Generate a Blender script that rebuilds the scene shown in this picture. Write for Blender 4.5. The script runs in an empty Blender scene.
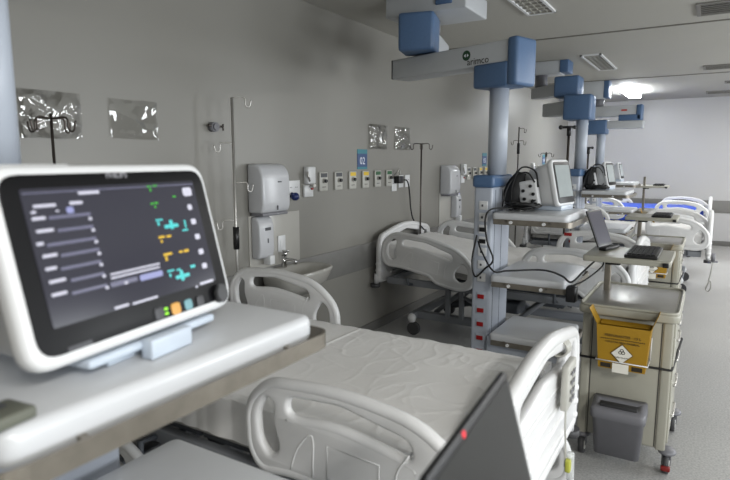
import bpy, bmesh, math, random
from mathutils import Vector, Matrix, noise
random.seed(7)
PI = math.pi
scene = bpy.context.scene
C = scene.collection

# ---------------------------------------------------------------- camera
cam_data = bpy.data.cameras.new('camera')
cam = bpy.data.objects.new('camera', cam_data); C.objects.link(cam)
cam_data.sensor_width = 36.0
cam_data.lens = 568.0 / 730.0 * 36.0
cam_data.clip_start = 0.02
cam.location = (0, 0, 1.6)
cam.rotation_euler = (math.radians(90 - 8.017), 0, math.radians(31.318))
cam_data.dof.use_dof = True
cam_data.dof.focus_distance = 4.2
cam_data.dof.aperture_fstop = 4.0
scene.camera = cam

# ---------------------------------------------------------------- world, view
world = bpy.data.worlds.new('world'); scene.world = world
world.use_nodes = True
bg = world.node_tree.nodes['Background']
bg.inputs[0].default_value = (0.80, 0.88, 1.0, 1)
bg.inputs[1].default_value = 0.5
scene.view_settings.view_transform = 'Standard'
scene.view_settings.look = 'None'
scene.view_settings.gamma = 1.0
scene.view_settings.use_curve_mapping = False
scene.view_settings.exposure = 0.25

# ---------------------------------------------------------------- lights of the room
def area(name, loc, rot, sx, sy, power, col):
    l = bpy.data.lights.new(name, 'AREA'); l.shape = 'RECTANGLE'
    l.size = sx; l.size_y = sy; l.energy = power; l.color = col
    o = bpy.data.objects.new(name, l); C.objects.link(o)
    o.location = loc; o.rotation_euler = rot
    return o
RX = 3.6            # right wall
YB = -2.6           # wall behind the camera
YF = 12.5           # far wall
HC = 2.75
WX = -2.65
# daylight through the windows of the right wall (+X side)
for i, (y, p) in enumerate([(0.6, 105), (4.4, 85), (8.4, 85)]):
    area('window_daylight', (RX - 0.03, y, 1.55), (0, math.radians(90), 0), 1.3, 2.0, p, (0.93, 0.97, 1.0))
# ceiling lamps
area('lamp_light', (1.5, -0.6, HC - 0.03), (0, 0, 0), 0.3, 1.1, 85, (1.0, 0.98, 0.93))
area('lamp_light', (1.5, 6.9, HC - 0.03), (0, 0, 0), 0.3, 1.1, 40, (1.0, 0.98, 0.94))
area('lamp_light', (1.5, 10.4, HC - 0.03), (0, 0, 0), 0.3, 1.1, 60, (1.0, 0.98, 0.96))

# ---------------------------------------------------------------- materials
def srgb(r, g, b):
    f = lambda c: (c / 255 / 12.92) if c / 255 <= 0.04045 else ((c / 255 + 0.055) / 1.055) ** 2.4
    return (f(r), f(g), f(b), 1)
def mat(name, col, rough=0.45, metal=0.0, var=0.04, scale=18.0, bump=0.0, bscale=60.0, spec=0.5, emis=None, estr=0.0, alpha=1.0, trans=0.0, coat=0.0):
    m = bpy.data.materials.new(name); m.use_nodes = True
    nt = m.node_tree; b = nt.nodes['Principled BSDF']
    b.inputs['Roughness'].default_value = rough
    b.inputs['Metallic'].default_value = metal
    b.inputs['Specular IOR Level'].default_value = spec
    b.inputs['Alpha'].default_value = alpha
    b.inputs['Transmission Weight'].default_value = trans
    b.inputs['Coat Weight'].default_value = coat
    tc = nt.nodes.new('ShaderNodeTexCoord')
    n = nt.nodes.new('ShaderNodeTexNoise'); n.inputs['Scale'].default_value = scale; n.inputs['Detail'].default_value = 4
    nt.links.new(tc.outputs['Object'], n.inputs['Vector'])
    r = nt.nodes.new('ShaderNodeValToRGB')
    lo = [max(0, c * (1 - var)) for c in col[:3]] + [1]; hi = [min(1, c * (1 + var)) for c in col[:3]] + [1]
    r.color_ramp.elements[0].position = 0.3; r.color_ramp.elements[1].position = 0.7
    r.color_ramp.elements[0].color = lo; r.color_ramp.elements[1].color = hi
    nt.links.new(n.outputs['Fac'], r.inputs['Fac']); nt.links.new(r.outputs['Color'], b.inputs['Base Color'])
    if bump > 0:
        n2 = nt.nodes.new('ShaderNodeTexNoise'); n2.inputs['Scale'].default_value = bscale; n2.inputs['Detail'].default_value = 3
        nt.links.new(tc.outputs['Object'], n2.inputs['Vector'])
        bp = nt.nodes.new('ShaderNodeBump'); bp.inputs['Strength'].default_value = bump; bp.inputs['Distance'].default_value = 0.01
        nt.links.new(n2.outputs['Fac'], bp.inputs['Height']); nt.links.new(bp.outputs['Normal'], b.inputs['Normal'])
    if emis:
        b.inputs['Emission Color'].default_value = emis; b.inputs['Emission Strength'].default_value = estr
    return m
M = {
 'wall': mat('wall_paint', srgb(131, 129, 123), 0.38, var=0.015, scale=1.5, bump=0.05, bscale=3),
 'farwall_lit': mat('far_wall_lit_paint', srgb(174, 173, 173), 0.38, var=0.015, scale=1.5, bump=0.05, bscale=3),  # wall paint in a lighter tone, lamp light of the far end put in
 'ceiling': mat('ceiling_paint', srgb(168, 166, 159), 0.7, var=0.01, scale=2),
 'band': mat('bumper_band', srgb(112, 111, 108), 0.45),
 'base': mat('baseboard_vinyl', srgb(96, 95, 92), 0.4),
 'seam': mat('ceiling_seam', srgb(110, 108, 100), 0.7),
 'white': mat('white_plastic', srgb(212, 213, 214), 0.32, var=0.015),
 'bedwhite': mat('bed_plastic', srgb(216, 216, 216), 0.33, var=0.015),
 'disp': mat('dispenser_plastic', srgb(186, 187, 190), 0.25, var=0.015),
 'offwhite': mat('offwhite_plastic', srgb(176, 175, 168), 0.4),
 'ceramic': mat('ceramic', srgb(170, 168, 162), 0.12, var=0.01),
 'tile': mat('tile', srgb(176, 174, 168), 0.2, var=0.01),
 'cart': mat('cart_paint', srgb(160, 158, 146), 0.35, var=0.015),
 'cartline': mat('cart_gap', srgb(60, 58, 54), 0.6),
 'bluecap': mat('blue_cover', srgb(76, 102, 136), 0.42, var=0.03, scale=60, bump=0.05, bscale=200),
 'arm': mat('arm_paint', srgb(178, 181, 184), 0.42, var=0.01),
 'pole': mat('pole_paint', srgb(172, 179, 190), 0.32, var=0.01),
 'column': mat('column_paint', srgb(170, 176, 187), 0.38, var=0.01),
 'colgap': mat('column_groove', srgb(95, 102, 112), 0.5),
 'shelf': mat('shelf_plastic', srgb(200, 202, 205), 0.28, var=0.01),
 'rail': mat('brushed_rail', srgb(140, 134, 124), 0.38, metal=0.75, var=0.1, scale=30),
 'steel': mat('steel', srgb(190, 188, 184), 0.3, metal=0.75),
 'chrome': mat('chrome', srgb(205, 205, 205), 0.1, metal=1.0),
 'darksteel': mat('dark_steel', srgb(92, 86, 82), 0.35, metal=0.8),
 'black': mat('black_plastic', srgb(22, 22, 24), 0.35),
 'bezel': mat('black_bezel', srgb(16, 16, 18), 0.35, spec=.18),
 'blackmatte': mat('black_rubber', srgb(26, 26, 27), 0.7),
 'cable': mat('cable_rubber', srgb(16, 16, 17), 0.5),
 'grey': mat('grey_plastic', srgb(112, 112, 117), 0.42),
 'binshade': mat('bin_slot_shade', srgb(40, 40, 42), 0.6),
 'frame': mat('bed_frame_paint', srgb(128, 131, 136), 0.4, var=0.02),
 'framedark': mat('bed_mechanism', srgb(84, 88, 94), 0.45),
 'sheet': None, 'bluemat': mat('blue_vinyl', srgb(40, 78, 190), 0.45),
 'mattress': mat('mattress_vinyl', srgb(170, 168, 165), 0.5),
 'red': mat('red_socket', srgb(150, 20, 22), 0.4), 'yellow': mat('yellow_label', srgb(214, 180, 40), 0.5),
 'green': mat('green_label', srgb(34, 90, 52), 0.5), 'darkgrey': mat('dark_label', srgb(70, 72, 76), 0.5),
 'box': mat('yellow_cardboard', srgb(158, 120, 14), 0.55, var=0.03), 'boxin': mat('box_inside', srgb(190, 150, 40), 0.6),
 'ink': mat('black_ink', srgb(35, 28, 20), 0.6), 'paper': mat('white_paper', srgb(225, 222, 212), 0.6),
 'signblue': mat('sign_blue', srgb(44, 72, 118), 0.4), 'signteal': mat('sign_teal', srgb(50, 122, 134), 0.4),
 'signwhite': mat('sign_white', srgb(225, 228, 235), 0.5),
 'lightblue': mat('pale_blue_plastic', srgb(186, 196, 208), 0.3),
 'logogreen': mat('logo_green', srgb(20, 62, 34), 0.5), 'logored': mat('logo_red', srgb(170, 60, 50), 0.5),
 'logoblue': mat('logo_blue', srgb(40, 90, 190), 0.5),
 'scr': mat('lit_screen', srgb(14, 14, 17), 0.16, spec=.3, emis=srgb(70, 70, 82), estr=0.6),
 'scroff_glow': mat('grey_screen_glow', srgb(150, 156, 156), 0.12, emis=srgb(120, 128, 130), estr=0.25),  # switched-off screen, with a faint glow put into the material
 'lapscr': mat('laptop_screen', srgb(30, 28, 38), 0.35, spec=.25, emis=srgb(60, 56, 84), estr=0.22),
 'lapoff': mat('laptop_screen_off', srgb(34, 34, 33), 0.4, spec=.2),
 'uiW': mat('ui_white', srgb(40, 40, 40), 0.3, emis=srgb(210, 210, 226), estr=0.95),
 'uiL': mat('ui_line', srgb(40, 40, 40), 0.3, emis=srgb(110, 110, 138), estr=0.8),
 'uiB': mat('ui_blue', srgb(40, 40, 40), 0.3, emis=srgb(150, 155, 205), estr=0.9),
 'uiG': mat('ui_green', srgb(10, 40, 10), 0.3, emis=srgb(60, 180, 50), estr=0.9),
 'uiC': mat('ui_cyan', srgb(10, 40, 40), 0.3, emis=srgb(80, 215, 215), estr=.9),
 'uiY': mat('ui_yellow', srgb(40, 40, 10), 0.3, emis=srgb(235, 190, 30), estr=0.9),
 'btnorange': mat('button_orange', srgb(150, 110, 50), 0.4, emis=srgb(225, 165, 75), estr=0.5),
 'btnteal': mat('button_teal', srgb(90, 130, 135), 0.4, emis=srgb(100, 145, 155), estr=0.35),
 'btngrey': mat('button_grey', srgb(52, 52, 56), 0.4), 'textgrey': mat('bezel_lettering', srgb(150, 150, 155), 0.5),
 'led': mat('green_led', srgb(60, 120, 10), 0.4, emis=srgb(150, 240, 30), estr=1.2),
 'redled': mat('red_led', srgb(150, 10, 20), 0.4, emis=srgb(235, 40, 60), estr=0.8),
 'lampon': mat('lamp_diffuser_lit', srgb(240, 240, 240), 0.4, emis=(0.93, 0.97, 1, 1), estr=60.0),
 'lampoff': mat('lamp_louvre', srgb(150, 148, 140), 0.3), 'vent': mat('vent_metal', srgb(112, 110, 104), 0.5),
 'ventdark': mat('vent_dark', srgb(48, 47, 44), 0.7), 'brown': mat('cart_wheel_red', srgb(120, 22, 20), 0.5),
 'wheel': mat('caster_tyre', srgb(62, 62, 64), 0.6), 'wheelhub': mat('caster_hub', srgb(190, 190, 186), 0.4),
 'tube': mat('clear_tube', srgb(225, 228, 228), 0.15, alpha=0.55), 'yclip': mat('yellow_clip', srgb(170, 172, 70), 0.4),
 'greenish': mat('tag_plastic', srgb(96, 98, 88), 0.5), 'bluevalve': mat('blue_valve', srgb(24, 40, 92), 0.4),
 'glass': mat('window_glass', (1, 1, 1, 1), 0.02, trans=1.0, var=0.0),
}
def floor_mat():
    m = bpy.data.materials.new('vinyl_floor'); m.use_nodes = True; nt = m.node_tree; b = nt.nodes['Principled BSDF']
    tc = nt.nodes.new('ShaderNodeTexCoord')
    n = nt.nodes.new('ShaderNodeTexNoise'); n.inputs['Scale'].default_value = 90; n.inputs['Detail'].default_value = 6
    v = nt.nodes.new('ShaderNodeTexNoise'); v.inputs['Scale'].default_value = 1.1; v.inputs['Detail'].default_value = 5
    nt.links.new(tc.outputs['Object'], n.inputs['Vector']); nt.links.new(tc.outputs['Object'], v.inputs['Vector'])
    r = nt.nodes.new('ShaderNodeValToRGB'); r.color_ramp.elements[0].position = 0.35; r.color_ramp.elements[1].position = 0.68
    r.color_ramp.elements[0].color = srgb(150, 150, 149); r.color_ramp.elements[1].color = srgb(184, 183, 181)
    nt.links.new(n.outputs['Fac'], r.inputs['Fac']); nt.links.new(r.outputs['Color'], b.inputs['Base Color'])
    r2 = nt.nodes.new('ShaderNodeMapRange'); r2.inputs[1].default_value = 0.3; r2.inputs[2].default_value = 0.7
    r2.inputs[3].default_value = 0.28; r2.inputs[4].default_value = 0.48
    nt.links.new(v.outputs['Fac'], r2.inputs[0]); nt.links.new(r2.outputs[0], b.inputs['Roughness'])
    return m
M['floor'] = floor_mat()
def sheet_mat():
    m = mat('sheet_cotton', srgb(236, 235, 234), 0.75, var=0.02, scale=6, bump=0.10, bscale=26)
    return m
M['sheet'] = sheet_mat()
def film_mat(bs=.9, sc=4.0):
    m = bpy.data.materials.new('clear_film'); m.use_nodes = True; nt = m.node_tree
    for n in list(nt.nodes): nt.nodes.remove(n)
    out = nt.nodes.new('ShaderNodeOutputMaterial'); mix = nt.nodes.new('ShaderNodeMixShader')
    tr = nt.nodes.new('ShaderNodeBsdfTransparent'); tr.inputs[0].default_value = (0.93, 0.93, 0.92, 1)
    gl = nt.nodes.new('ShaderNodeBsdfGlossy'); gl.inputs['Roughness'].default_value = 0.07
    fr = nt.nodes.new('ShaderNodeFresnel'); fr.inputs[0].default_value = 1.55
    ad = nt.nodes.new('ShaderNodeMath'); ad.operation = 'MULTIPLY_ADD'; ad.inputs[1].default_value = 1.6; ad.inputs[2].default_value = 0.04
    tc = nt.nodes.new('ShaderNodeTexCoord'); ns = nt.nodes.new('ShaderNodeTexNoise'); ns.inputs['Scale'].default_value = sc; ns.inputs['Detail'].default_value = 2; ns.inputs['Distortion'].default_value = 1.5
    bp = nt.nodes.new('ShaderNodeBump'); bp.inputs['Strength'].default_value = bs; bp.inputs['Distance'].default_value = 0.02
    nt.links.new(tc.outputs['Object'], ns.inputs['Vector']); nt.links.new(ns.outputs['Fac'], bp.inputs['Height'])
    nt.links.new(bp.outputs['Normal'], gl.inputs['Normal']); nt.links.new(bp.outputs['Normal'], fr.inputs['Normal'])
    nt.links.new(fr.outputs[0], ad.inputs[0]); nt.links.new(ad.outputs[0], mix.inputs[0])
    nt.links.new(tr.outputs[0], mix.inputs[1]); nt.links.new(gl.outputs[0], mix.inputs[2]); nt.links.new(mix.outputs[0], out.inputs[0])
    return m
M['film'] = film_mat(); M['filmflat'] = film_mat(.12, 3.0)

# ---------------------------------------------------------------- mesh helpers
T = Matrix.Translation
def R(deg, axis): return Matrix.Rotation(math.radians(deg), 4, axis)
def frame(o, u, v):
    u = Vector(u).normalized(); v = Vector(v).normalized(); n = u.cross(v)
    m = Matrix.Identity(4)
    for i in range(3): m[i][0] = u[i]; m[i][1] = v[i]; m[i][2] = n[i]; m[i][3] = o[i]
    return m
class MB:
    def __init__(s, *mats): s.bm = bmesh.new(); s.mats = list(mats); s.mi = 0; s.x = Matrix.Identity(4)
    def use(s, m):
        if m not in s.mats: s.mats.append(m)
        s.mi = s.mats.index(m); return s
    def _merge(s, b, mt=None, smooth=False):
        m = s.x @ mt if mt is not None else s.x
        bmesh.ops.transform(b, matrix=m, verts=b.verts)
        for f in b.faces: f.material_index = s.mi; f.smooth = smooth
        me = bpy.data.meshes.new('tmp'); b.to_mesh(me); b.free(); s.bm.from_mesh(me); bpy.data.meshes.remove(me)
        return s
    def box(s, x0, x1, y0, y1, z0, z1, bev=0.0, seg=2, mt=None, taper=None):
        b = bmesh.new(); bmesh.ops.create_cube(b, size=1)
        for v in b.verts:
            k = v.co.z > 0
            t = taper if (taper and not k) else 1.0
            cx, cy = (x0 + x1) / 2, (y0 + y1) / 2
            v.co = Vector((cx + v.co.x * (x1 - x0) * t, cy + v.co.y * (y1 - y0) * t, z1 if k else z0))
        if bev > 0: bmesh.ops.bevel(b, geom=b.edges[:], offset=bev, segments=seg, affect='EDGES', profile=0.6)
        return s._merge(b, mt, smooth=bev > 0)
    def cyl(s, p, q, r, n=14, r2=None, cap=True):
        p, q = Vector(p), Vector(q); d = q - p
        b = bmesh.new(); bmesh.ops.create_cone(b, cap_ends=cap, segments=n, radius1=r, radius2=r if r2 is None else r2, depth=d.length)
        mt = T((p + q) / 2) @ d.to_track_quat('Z', 'Y').to_matrix().to_4x4()
        for f in b.faces: pass
        m = s.x @ mt; bmesh.ops.transform(b, matrix=m, verts=b.verts)
        for f in b.faces: f.material_index = s.mi; f.smooth = len(f.verts) == 4
        me = bpy.data.meshes.new('tmp'); b.to_mesh(me); b.free(); s.bm.from_mesh(me); bpy.data.meshes.remove(me)
        return s
    def ball(s, c, r, sc=(1, 1, 1), n=12):
        b = bmesh.new(); bmesh.ops.create_uvsphere(b, u_segments=n, v_segments=n // 2 + 2, radius=r)
        return s._merge(b, T(c) @ Matrix.Diagonal((*sc, 1)), True)
    def tube(s, pts, r, n=8, closed=False, rfun=None):
        pts = [Vector(p) for p in pts]; N = len(pts); b = bmesh.new(); rings = []
        up = None
        for i, p in enumerate(pts):
            if closed: t = pts[(i + 1) % N] - pts[i - 1]
            else: t = pts[min(i + 1, N - 1)] - pts[max(i - 1, 0)]
            if t.length < 1e-9: t = Vector((0, 0, 1))
            t.normalize()
            if up is None: up = t.orthogonal().normalized()
            up = (up - t * up.dot(t)); up = up.normalized() if up.length > 1e-6 else t.orthogonal().normalized()
            w = t.cross(up); rr = r if rfun is None else rfun(i / (N - 1))
            rings.append([b.verts.new(p + (up * math.cos(2 * PI * k / n) + w * math.sin(2 * PI * k / n)) * rr) for k in range(n)])
        for i in range(N if closed else N - 1):
            a, c = rings[i], rings[(i + 1) % N]
            for k in range(n): b.faces.new((a[k], a[(k + 1) % n], c[(k + 1) % n], c[k]))
        if not closed:
            b.faces.new(rings[0][::-1]); b.faces.new(rings[-1])
        return s._merge(b, None, True)
    def plate(s, outlines, th, bev=0.0, mt=None, seg=2):
        """outlines in XY, thickness along Z (centred), first = outer, others = holes"""
        cu = bpy.data.curves.new('tmp', 'CURVE'); cu.dimensions = '2D'; cu.fill_mode = 'BOTH'
        for o in outlines:
            sp = cu.splines.new('POLY'); sp.points.add(len(o) - 1)
            for i, p in enumerate(o): sp.points[i].co = (p[0], p[1], 0, 1)
            sp.use_cyclic_u = True
        cu.extrude = max(th / 2 - bev, 0.0001); cu.bevel_depth = bev; cu.bevel_resolution = seg; cu.offset = -bev
        ob = bpy.data.objects.new('tmp', cu)
        me = bpy.data.meshes.new_from_object(ob); bpy.data.objects.remove(ob); bpy.data.curves.remove(cu)
        b = bmesh.new(); b.from_mesh(me); bpy.data.meshes.remove(me)
        bmesh.ops.remove_doubles(b, verts=b.verts, dist=1e-5)
        return s._merge(b, mt, bev > 0)
    def text(s, txt, size, mt, th=0.0006, align='CENTER', sx=1.0):
        cu = bpy.data.curves.new('tmp', 'FONT'); cu.body = txt; cu.size = size; cu.extrude = th; cu.resolution_u = 2
        cu.align_x = align; cu.align_y = 'CENTER'
        ob = bpy.data.objects.new('tmp', cu)
        me = bpy.data.meshes.new_from_object(ob); bpy.data.objects.remove(ob); bpy.data.curves.remove(cu)
        b = bmesh.new(); b.from_mesh(me); bpy.data.meshes.remove(me)
        return s._merge(b, mt @ Matrix.Diagonal((sx, 1, 1, 1)), False)
    def grid(s, fn, nu, nv, thick=0.0):
        b = bmesh.new(); g = [[b.verts.new(fn(i / nu, j / nv)) for j in range(nv + 1)] for i in range(nu + 1)]
        for i in range(nu):
            for j in range(nv): b.faces.new((g[i][j], g[i + 1][j], g[i + 1][j + 1], g[i][j + 1]))
        if thick: bmesh.ops.solidify(b, geom=b.faces[:], thickness=thick)
        return s._merge(b, None, True)
    def build(s, name, parent=None, label=None):
        me = bpy.data.meshes.new(name); s.bm.to_mesh(me); s.bm.free()
        for m in s.mats: me.materials.append(m)
        o = bpy.data.objects.new(name, me); C.objects.link(o)
        if parent: o.parent = parent
        if label: o['label'] = label
        return o
def B(*names): return MB(*[M[n] for n in names])
def rounded(pts, r, n=5):
    out = []; N = len(pts)
    for i in range(N):
        p = Vector(pts[i][:2]); a = Vector(pts[i - 1][:2]); b = Vector(pts[(i + 1) % N][:2])
        rr = pts[i][2] if len(pts[i]) > 2 else r
        d1 = a - p; d2 = b - p; k = min(rr, d1.length * 0.48, d2.length * 0.48)
        s0 = p + d1.normalized() * k; s1 = p + d2.normalized() * k
        for j in range(n + 1):
            t = j / n; out.append(tuple((1 - t) ** 2 * s0 + 2 * t * (1 - t) * p + t * t * s1))
    return out
def curve(pts, n=8):
    """Catmull-Rom through 3D points"""
    P = [Vector(p) for p in pts]; P = [2 * P[0] - P[1]] + P + [2 * P[-1] - P[-2]]; out = []
    for i in range(1, len(P) - 2):
        for j in range(n):
            t = j / n; a, b, c, d = P[i - 1], P[i], P[i + 1], P[i + 2]
            out.append(0.5 * ((2 * b) + (-a + c) * t + (2 * a - 5 * b + 4 * c - d) * t * t + (-a + 3 * b - 3 * c + d) * t ** 3))
    out.append(P[-2]); return out
def thing(name, label, cat, loc=(0, 0, 0), rz=0.0, group=None):
    o = bpy.data.objects.new(name, None); C.objects.link(o); o.empty_display_size = 0.1
    o.location = loc; o.rotation_euler = (0, 0, math.radians(rz)); o['label'] = label; o['category'] = cat
    if group: o['group'] = group
    return o
def tag(o, label, cat, group=None):
    o['label'] = label; o['category'] = cat
    if group: o['group'] = group
    return o
def struct(o): o['kind'] = 'structure'; return o
def dup(root, loc, label, rz=0.0, group=None):
    def cp(o, par):
        c = o.copy(); C.objects.link(c); c.parent = par
        for ch in [x for x in list(C.objects) if x.parent == o]: cp(ch, c)
        return c
    r = cp(root, None); r.location = loc; r.rotation_euler = (0, 0, math.radians(rz)); r['label'] = label
    if group: r['group'] = group
    return r

# ================================================================ ROOM
struct(B('floor').box(WX - .1, RX + .1, YB - .1, YF + .1, -0.1, 0).build('floor'))
struct(B('ceiling').box(WX - .1, RX + .1, YB - .1, YF + .1, HC, HC + .1).build('ceiling'))
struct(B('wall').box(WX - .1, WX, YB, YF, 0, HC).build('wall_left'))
struct(B('farwall_lit').box(WX - .1, RX + .1, YF, YF + .1, 0, HC).build('wall_far'))
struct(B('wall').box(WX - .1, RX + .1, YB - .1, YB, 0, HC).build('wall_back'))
wr = B('wall')
segs = [YB, -0.4, 1.6, 3.4, 5.4, 7.4, 9.4, YF]
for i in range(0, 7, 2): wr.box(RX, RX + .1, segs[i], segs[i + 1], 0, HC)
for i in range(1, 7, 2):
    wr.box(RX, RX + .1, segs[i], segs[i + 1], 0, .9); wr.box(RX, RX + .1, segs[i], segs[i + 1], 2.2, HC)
struct(wr.build('wall_right'))
for k, i in enumerate(range(1, 7, 2)):
    a, b_ = segs[i], segs[i + 1]
    w = B('white')
    w.box(RX + .02, RX + .07, a, b_, .9, .95).box(RX + .02, RX + .07, a, b_, 2.15, 2.2).box(RX + .02, RX + .07, a, a + .05, .9, 2.2).box(RX + .02, RX + .07, b_ - .05, b_, .9, 2.2).box(RX + .02, RX + .07, (a + b_) / 2 - .025, (a + b_) / 2 + .025, .95, 2.15)
    wo = struct(w.build('window_%d' % (k + 1)))
    B('glass').box(RX + .04, RX + .05, a + .05, b_ - .05, .95, 2.15).build('window_pane', wo)
# bumper band, baseboards, ceiling seams
struct(B('band').box(WX, WX + .012, YB, YF, .62, .85, .004).build('trim_1'))
struct(B('band').box(WX + .012, RX, YF - .012, YF, .62, .85, .004).build('trim_2'))
struct(B('base').box(WX, WX + .014, YB, YF, 0, .09, .005).build('baseboard_left'))
struct(B('base').box(WX + .014, RX, YF - .014, YF, 0, .09, .005).build('baseboard_far'))
for i, y in enumerate([2.4, 5.73, 9.07]):
    struct(B('seam').box(WX, RX, y - .012, y + .012, HC - .008, HC).build('trim_%d' % (i + 3)))
    B('ceiling').box(-0.99, -0.95, y - .05, y + .05, HC - .012, HC - .0081).build('seam_cover', None) if False else None

# ceiling lamps --------------------------------------------------
def ceiling_lamp(x, y, lit, label, h=1.2, w=.22):
    t = thing('ceiling_lamp', label, 'ceiling lamp', (x, y, HC), 0, 'recessed ceiling lamps')
    fr = B('white')
    for a in ((-w / 2, -w / 2 + .02, -h / 2, h / 2), (w / 2 - .02, w / 2, -h / 2, h / 2), (-w / 2, w / 2, -h / 2, -h / 2 + .02), (-w / 2, w / 2, h / 2 - .02, h / 2)):
        fr.box(a[0], a[1], a[2], a[3], -.016, 0)
    fr.build('frame', t)
    if lit:
        B('lampon').box(-w / 2 + .02, w / 2 - .02, -h / 2 + .02, h / 2 - .02, -.085, 0, .01).build('diffuser', t)
    else:
        B('steel').box(-w / 2 + .02, w / 2 - .02, -h / 2 + .02, h / 2 - .02, -.004, 0).build('reflector', t)
        lv = B('lampoff')
        n = 12
        for k in range(n + 1):
            y0 = -h / 2 + .03 + (h - .06) * k / n
            lv.box(-w / 2 + .02, w / 2 - .02, y0 - .006, y0 + .006, -.012, -.004)
        for xx in (-.05, 0, .05): lv.box(xx - .004, xx + .004, -h / 2 + .02, h / 2 - .02, -.011, -.004)
        lv.build('louvre', t, None)
    return t
ceiling_lamp(-1.24, 4.12, False, 'unlit louvred ceiling lamp at the top edge, nearest the camera')
ceiling_lamp(-1.24, 7.4, False, 'unlit louvred ceiling lamp in the middle ceiling bay')
ceiling_lamp(-1.25, 10.5, True, 'glowing white ceiling lamp nearest the far wall')
# ceiling vents --------------------------------------------------
def vent(x, y, h, label, w=.6):
    t = thing('ceiling_vent', label, 'air vent', (x, y, HC), 0, 'slotted air vents along the ceiling')
    f = B('vent'); e = .03
    f.box(0, w, -h / 2, -h / 2 + e, -.012, 0).box(0, w, h / 2 - e, h / 2, -.012, 0).box(0, e, -h / 2 + e, h / 2 - e, -.012, 0).box(w - e, w, -h / 2 + e, h / 2 - e, -.012, 0)
    f.build('frame', t)
    B('ventdark').box(e, w - e, -h / 2 + e, h / 2 - e, -.002, 0).build('opening', t)
    s = B('vent'); n = 6
    for k in range(n):
        yy = -h / 2 + e + (h - 2 * e) * (k + .5) / n
        s.box(e, w - e, -.002, .002, -.014, .010, mt=T((0, yy, -.004)) @ R(35, 'X') @ T((0, 0, 0))) if False else s.box(e, w - e, yy - .006, yy + .006, -.011, -.004)
    s.build('slats', t)
vent(-.2, 5.25, .42, 'large dark slotted vent at the top right corner')
vent(-.2, 8.5, .36, 'slotted ceiling vent in the middle bay, just before the second seam')
vent(-.2, 11.6, .4, 'slotted ceiling vent closest to the far wall')
vent(.05, 10.2, .26, 'short ceiling vent at the right edge behind the second seam', .4)

# ================================================================ LEFT WALL FITTINGS
def towel_dispenser(y, z, label):
    t = thing('paper_towel_dispenser', label, 'dispenser', (WX, y, z), 0, 'paper towel dispensers on the left wall')
    b = B('disp')
    prof = rounded([(0, 0), (.125, 0, .03), (.145, .05, .05), (.14, .27, .05), (.09, .33, .05), (0, .33)], .02)
    b.plate([prof], .285, .02, mt=frame((0, 0, 0), (1, 0, 0), (0, 0, 1)))
    b.build('cover', t)
    B('grey').box(.02, .125, -.13, .13, -.018, .002, .004).build('outlet_tray', t)
    B('darkgrey').box(.143, .1475, -.004, .004, .02, .05).build('lock', t)
    B('black').text('Lalekla', .026, frame((.2165, .03, .235), (0, 1, 0), (0, 0, 1)), .001).build('lettering', t) if False else B('darkgrey').box(.138, .1455, .01, .045, .205, .213).build('badge', t)
    return t
towel_dispenser(2.98, 1.245, 'grey white paper towel dispenser above the sink, nearest the camera')
towel_dispenser(6.13, 1.21, 'grey white paper towel dispenser further along the wall above second bay')
def soap_dispenser(y, z, label):
    t = thing('soap_dispenser', label, 'dispenser', (WX + .008, y, z), 0, 'soap dispensers on tiled splashbacks')
    b = B('disp'); prof = rounded([(0, 0), (.07, .0, .03), (.085, .06, .04), (.08, .24, .04), (.05, .29, .04), (0, .29)], .02)
    b.plate([prof], .15, .015, mt=frame((0, 0, 0), (1, 0, 0), (0, 0, 1))); b.build('cover', t)
    B('white').box(.03, .095, .01, .06, -.045, .02, .008).build('push_lever', t)
    B('darkgrey').box(.0815, .0850, -.02, .035, .195, .215).build('window', t)
    B('darkgrey').box(.0835, .0865, .0, .008, .11, .14).build('lock', t)
    return t
def splash(y0, y1, z0, z1, label):
    return tag(B('tile').box(WX, WX + .008, y0, y1, z0, z1, .003).build('splashback_panel'), label, 'splashback')
splash(2.84, 3.39, .76, 1.225, 'pale square splashback panel behind the sink, nearest the camera')
soap_dispenser(2.93, .93, 'white soap dispenser on the splashback beside the sink tap')
splash(5.98, 6.53, .70, 1.225, 'pale splashback panel under the farther paper towel dispenser')
soap_dispenser(6.38, .92, 'white soap dispenser low on the splashback of the second bay')
sw = thing('wall_switch', 'white rectangular switch plate on the splashback right of soap dispenser', 'switch', (WX + .008, 3.17, 1.0))
B('white').box(0, .01, -.04, .04, -.06, .06, .004).build('plate', sw); B('white').box(.01, .014, -.02, .02, -.028, .028, .002).build('rocker', sw)
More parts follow.
